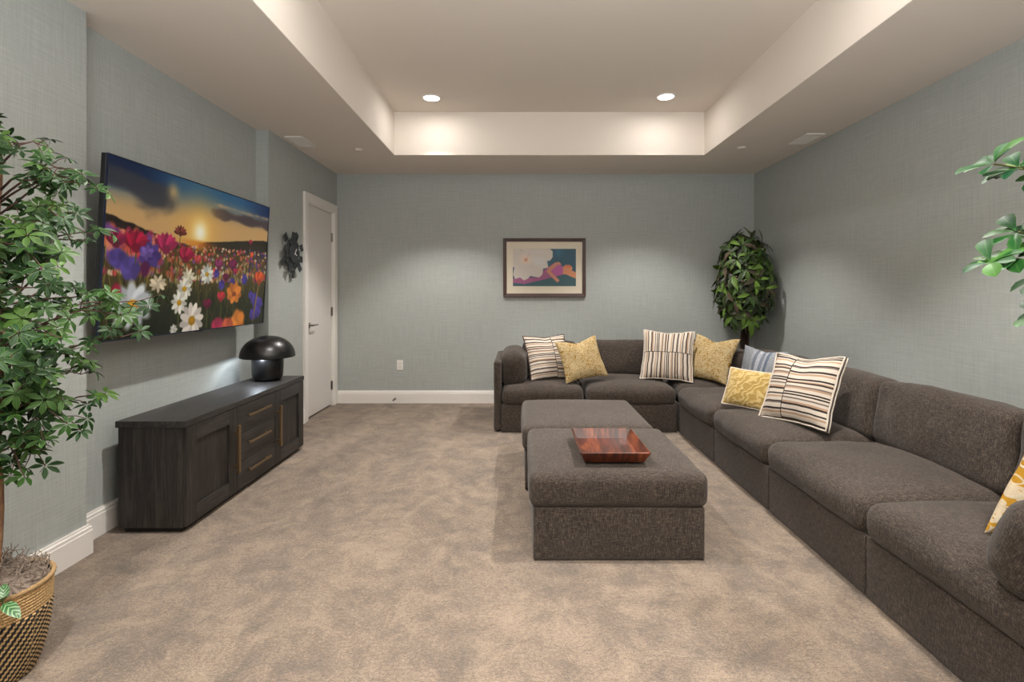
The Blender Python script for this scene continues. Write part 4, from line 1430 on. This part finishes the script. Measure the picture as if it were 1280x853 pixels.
n_leaf = 0
inner_mb = MB()
NB = 78
for q in range(NB):
    h = 0.68 + 1.20 * ((q * 0.618034) % 1.0)
    front = q % 5 != 0
    a = rg.uniform(-1.75, 1.0) if front else rg.uniform(1.2, 4.3)
    R = crown_r(h) * rg.uniform(0.62, 0.95)
    if not front:
        R = min(R, 0.30)
    if rg.random() < 0.25:
        R *= 0.7
    z0 = max(0.62, h - rg.uniform(0.02, 0.2))
    if h < 0.9:
        z0 = h + rg.uniform(0.05, 0.2)
    p0 = Vector((0.04, 0, z0))
    p3 = Vector((0.035 + R * math.cos(a), R * math.sin(a), h))
    side = Vector((-math.sin(a), math.cos(a), 0)) * rg.uniform(-0.07, 0.07)
    pts = []
    for s_ in range(8):
        tt = s_ / 7
        p = p0.lerp(p3, tt) + side * math.sin(tt * math.pi) + Vector((0, 0, 0.05 * math.sin(tt * math.pi) + 0.012 * rg.uniform(-1, 1)))
        pts.append(p)
    bm_ = MB().tube(pts, [0.0042 - 0.0026 * s_ / 7 for s_ in range(8)], 5)
    nl = 6 if front else 5
    leaves = []
    for s_ in range(nl):
        tt = 0.34 + 0.66 * (s_ + rg.uniform(0.1, 0.9)) / nl if s_ < nl - 1 else 1.0
        fi = min(int(tt * 7), 6)
        pb = pts[fi].lerp(pts[fi + 1], tt * 7 - fi)
        off = Vector((rg.uniform(-1, 1), rg.uniform(-1, 1), rg.uniform(-0.6, 0.9))).normalized() * rg.uniform(0.03, 0.075)
        pe = pb + off
        if tt == 1.0:
            pe = pb
        if pe.x + TP.x < XL + 0.05:
            continue
        bm_.tube([pb, pb.lerp(pe, 0.5) + Vector((0, 0, 0.006)), pe], [0.0018, 0.0015, 0.0012], 4, False)
        nrm = Vector((math.cos(a), math.sin(a), 0)) * 0.55 + Vector((0, 0, 0.75)) + Vector((rg.uniform(-1, 1), rg.uniform(-1, 1), rg.uniform(-0.5, 0.6))) * 0.6
        if front:
            nrm += Vector((0.25, -0.45, 0))
        mx = frame_matrix(pe, nrm, rg.uniform(0, 6.28), rg.uniform(0.85, 1.2))
        vi = rg.randrange(6)
        if front and n_leaf < 298:
            lf = obj('leaf', leaf_m[vi], tree)
            lf.matrix_local = mx
            n_leaf += 1
        else:
            join_into(inner_mb, leaf_v[vi], mx)
    bm_.build('branch', M['twig'], tree, True)
o = inner_mb.build('foliage', M['leaf_a'], tree, True)
o['kind'] = 'stuff'

# striped sprig in the basket
sp_t = thing('striped_sprig', 'small sprig of pale-striped green leaves at the front of the woven basket', 'plant', (-1.635, 1.62, 0.308))
MB().tube([(-0.05, 0.05, 0.0), (-0.02, 0.02, 0.02), (0.01, 0.0, 0.03)], 0.002, 5).build('stem', M['twig_green'], sp_t, True)
for (dx_, dy_, dz_, L_, wd, ps) in ((0.8, -0.25, -0.15, 0.075, 0.036, (0.0, 0.0, 0.03)), (0.2, -0.8, -0.4, 0.075, 0.038, (-0.02, 0.0, 0.028)), (0.3, -0.3, 0.55, 0.06, 0.032, (-0.02, 0.02, 0.025)),
                                    (-0.6, -0.7, 0.05, 0.07, 0.036, (-0.03, 0.01, 0.028)), (-0.2, 0.2, 0.6, 0.05, 0.03, (-0.03, 0.03, 0.025))):
    b = MB()
    blade(b, ps, (dx_, dy_, dz_), (0.2, -0.4, 1), L_, wd, 0.3, 0.35, ((0.0, 0.08), (0.15, 0.75), (0.4, 1.0), (0.7, 0.8), (0.9, 0.35), (1.0, 0.0)))
    b.build('leaf', M['leaf_striped'], sp_t, True)

# ------------------------------------------------------------------ corner tree
CP = Vector((2.545, 5.80, 0))
ct = thing('corner_tree', 'bushy dark green and bronze artificial tree standing in the far right corner', 'potted tree', CP)
MB().lathe([(0.0005, 0.0), (0.10, 0.0), (0.115, 0.02), (0.135, 0.24), (0.135, 0.25), (0.125, 0.25), (0.12, 0.225), (0.0005, 0.22)], 32).build('pot', M['black_satin'], ct, True)
for (ox, oy, tw) in ((-0.022, 0.0, 0.5), (0.02, -0.012, 2.0), (0.0, 0.022, 4.0)):
    MB().tube([(ox + 0.012 * math.sin(tw + q), oy + 0.012 * math.cos(tw + q * 0.9), 0.22 + 0.11 * q) for q in range(13)], [0.024 - 0.001 * q for q in range(13)], 8).build('trunk', M['bark_dark'], ct, True)


def lance(seed):
    r_ = random.Random(seed)
    mb = MB()
    blade(mb, (0, 0, 0), (1, 0, 0.0), (0, 0, 1), 0.165, 0.053 * r_.uniform(0.85, 1.15), 0.3, r_.uniform(0.15, 0.6), ((0.0, 0.1), (0.2, 0.55), (0.5, 1.0), (0.78, 0.62), (1.0, 0.0)))
    return mb


lance_v = [lance(s) for s in range(5)]
lance_m = [b.mesh('leaf', M['leaf_b'], True) for b in lance_v]
rg = random.Random(5)
n_leaf = 0
inner_mb = MB()
CC = Vector((-0.075, -0.16, 1.46))
NCL = 74
for q in range(NCL):
    # rosettes over an egg-shaped crown, denser toward the room
    zt = 1 - 2 * (q + 0.5) / NCL
    az = q * 2.39996
    rr = math.sqrt(max(0, 1 - zt * zt))
    hz_ = zt * 0.47
    rad = 0.295 * (rr ** 0.62) * (1.05 if zt < 0.3 else 0.92)
    outw = Vector((math.cos(az), math.sin(az), 0))
    kk = rg.uniform(0.72, 1.0)
    p = CC + outw * rad * kk + Vector((0, 0, hz_))
    wp = CP + p
    wp.x = min(wp.x, XR - 0.09)
    wp.y = min(wp.y, YB - 0.09)
    p = wp - CP
    room = outw.x * -0.6 + outw.y * -0.8
    mb = MB().tube([CC + Vector((0.03 * math.cos(az), 0.03 * math.sin(az) + 0.12, hz_ * 0.7 - 0.1)), p - outw * 0.08, p], [0.006, 0.004, 0.003], 5)
    mb.build('branch', M['bark_dark'], ct, True)
    ax = (outw * 0.9 + Vector((0, 0, 0.45 + zt * 0.4))).normalized()
    o1 = ax.orthogonal().normalized()
    o2 = ax.cross(o1)
    nl = 7 if room > -0.35 else 4
    for s_ in range(nl):
        th_ = 2 * math.pi * s_ / nl + rg.uniform(-0.3, 0.3)
        d = (o1 * math.cos(th_) + o2 * math.sin(th_)) * 1.0 + ax * rg.uniform(0.2, 0.8) + Vector((0, 0, -0.35))
        d.normalize()
        tipw = CP + p + d * 0.17
        if tipw.x > XR - 0.02 or tipw.y > YB - 0.02:
            d = (d + Vector((-0.9 if tipw.x > XR - 0.02 else 0, -0.9 if tipw.y > YB - 0.02 else 0, 0.1))).normalized()
        sd = d.cross(ax)
        sd = sd.normalized() if sd.length > 0.05 else d.orthogonal().normalized()
        nz_ = sd.cross(d)
        s = rg.uniform(0.72, 1.08)
        mx = Matrix(((d.x * s, -sd.x * s, nz_.x * s, p.x), (d.y * s, -sd.y * s, nz_.y * s, p.y), (d.z * s, -sd.z * s, nz_.z * s, p.z), (0, 0, 0, 1)))
        vi = rg.randrange(5)
        if room > -0.35 and n_leaf < 299:
            lf = obj('leaf', lance_m[vi], ct)
            lf.matrix_local = mx
            n_leaf += 1
        else:
            join_into(inner_mb, lance_v[vi], mx)
o = inner_mb.build('foliage', M['leaf_b'], ct, True)
o['kind'] = 'stuff'

# ------------------------------------------------------------------ plant at the right edge
RP = Vector((1.62, 1.0, 0))
rt_ = thing('leafy_plant', 'potted plant with rounded green leaves reaching in at the right edge', 'potted plant', RP)
MB().lathe([(0.0005, 0.0), (0.12, 0.0), (0.135, 0.02), (0.16, 0.30), (0.16, 0.31), (0.148, 0.31), (0.142, 0.28), (0.0005, 0.275)], 32).build('pot', M['black_satin'], rt_, True)
MB().tube([(0.008 * math.sin(q), 0.008 * math.cos(1.3 * q), 0.27 + 0.13 * q) for q in range(12)], [0.014 - 0.0007 * q for q in range(12)], 8).build('trunk', M['bark'], rt_, True)


def obov(seed):
    r_ = random.Random(seed)
    mb = MB()
    blade(mb, (0, 0, 0), (1, 0, 0.0), (0, 0, 1), 0.060, 0.034 * r_.uniform(0.9, 1.15), 0.3, r_.uniform(0.0, 0.4), ((0.0, 0.07), (0.25, 0.45), (0.5, 0.85), (0.75, 1.0), (0.92, 0.62), (1.0, 0.0)))
    return mb


obov_m = [obov(s).mesh('leaf', M['leaf_c'], True) for s in range(5)]
rg = random.Random(9)
YD = 1.15


def at_depth(px, py, y):
    return Vector(((px - 650) * y / 640, y, CAM_H - (py - 365.5) * y / 640))


# rosette centres in world metres (x, y, z)
ROS = [(1.035, 1.15, 1.613, 6), (1.075, 1.13, 1.598, 6), (1.118, 1.17, 1.607, 7), (1.145, 1.12, 1.575, 6), (1.10, 1.16, 1.462, 6), (1.125, 1.13, 1.425, 7), (1.155, 1.17, 1.45, 6),
       (1.03, 1.15, 1.392, 6), (1.075, 1.14, 1.40, 5), (1.15, 1.15, 1.36, 6), (1.16, 1.16, 1.275, 6), (1.15, 1.10, 1.21, 6), (1.22, 1.12, 1.52, 6), (1.24, 1.05, 1.35, 6), (1.26, 1.1, 1.66, 6),
       (1.3, 0.98, 1.48, 6), (1.34, 1.12, 1.25, 6), (1.38, 1.1, 1.72, 6), (1.45, 0.9, 1.6, 6), (1.5, 1.15, 1.45, 6), (1.7, 1.15, 1.6, 6), (1.75, 0.9, 1.4, 6), (1.6, 0.85, 1.75, 6), (1.62, 1.05, 1.85, 7),
       (1.8, 1.05, 1.7, 6), (1.55, 0.8, 1.3, 6)]
for (x, y, z, nl) in [(x_, y_, z_, n_ + 2) for x_, y_, z_, n_ in ROS]:
    p = Vector((x + 0.028, y, z)) - RP
    z0 = max(0.9, z - 0.22)
    p0 = Vector((0, 0, z0))
    mid = p0.lerp(p, 0.55) + Vector((0, 0, 0.04))
    MB().tube([p0, mid, p0.lerp(p, 0.85) + Vector((0, 0, 0.015)), p], [0.005, 0.0035, 0.0025, 0.002], 6).build('branch', M['twig_green'], rt_, True)
    ax = ((p - mid).normalized() * 0.7 + Vector((0, -0.25, 0.6))).normalized()
    o1 = ax.orthogonal().normalized()
    o2 = ax.cross(o1)
    for s_ in range(nl):
        th_ = 2 * math.pi * s_ / nl + rg.uniform(-0.35, 0.35)
        d = (o1 * math.cos(th_) + o2 * math.sin(th_)) + ax * rg.uniform(0.0, 0.7)
        d.normalize()
        sd = d.cross(ax).normalized()
        nz_ = sd.cross(d)
        s = rg.uniform(0.75, 1.1)
        pp = p + d * 0.006
        lf = obj('leaf', obov_m[rg.randrange(5)], rt_)
        lf.matrix_local = Matrix(((d.x * s, -sd.x * s, nz_.x * s, pp.x), (d.y * s, -sd.y * s, nz_.y * s, pp.y), (d.z * s, -sd.z * s, nz_.z * s, pp.z), (0, 0, 0, 1)))
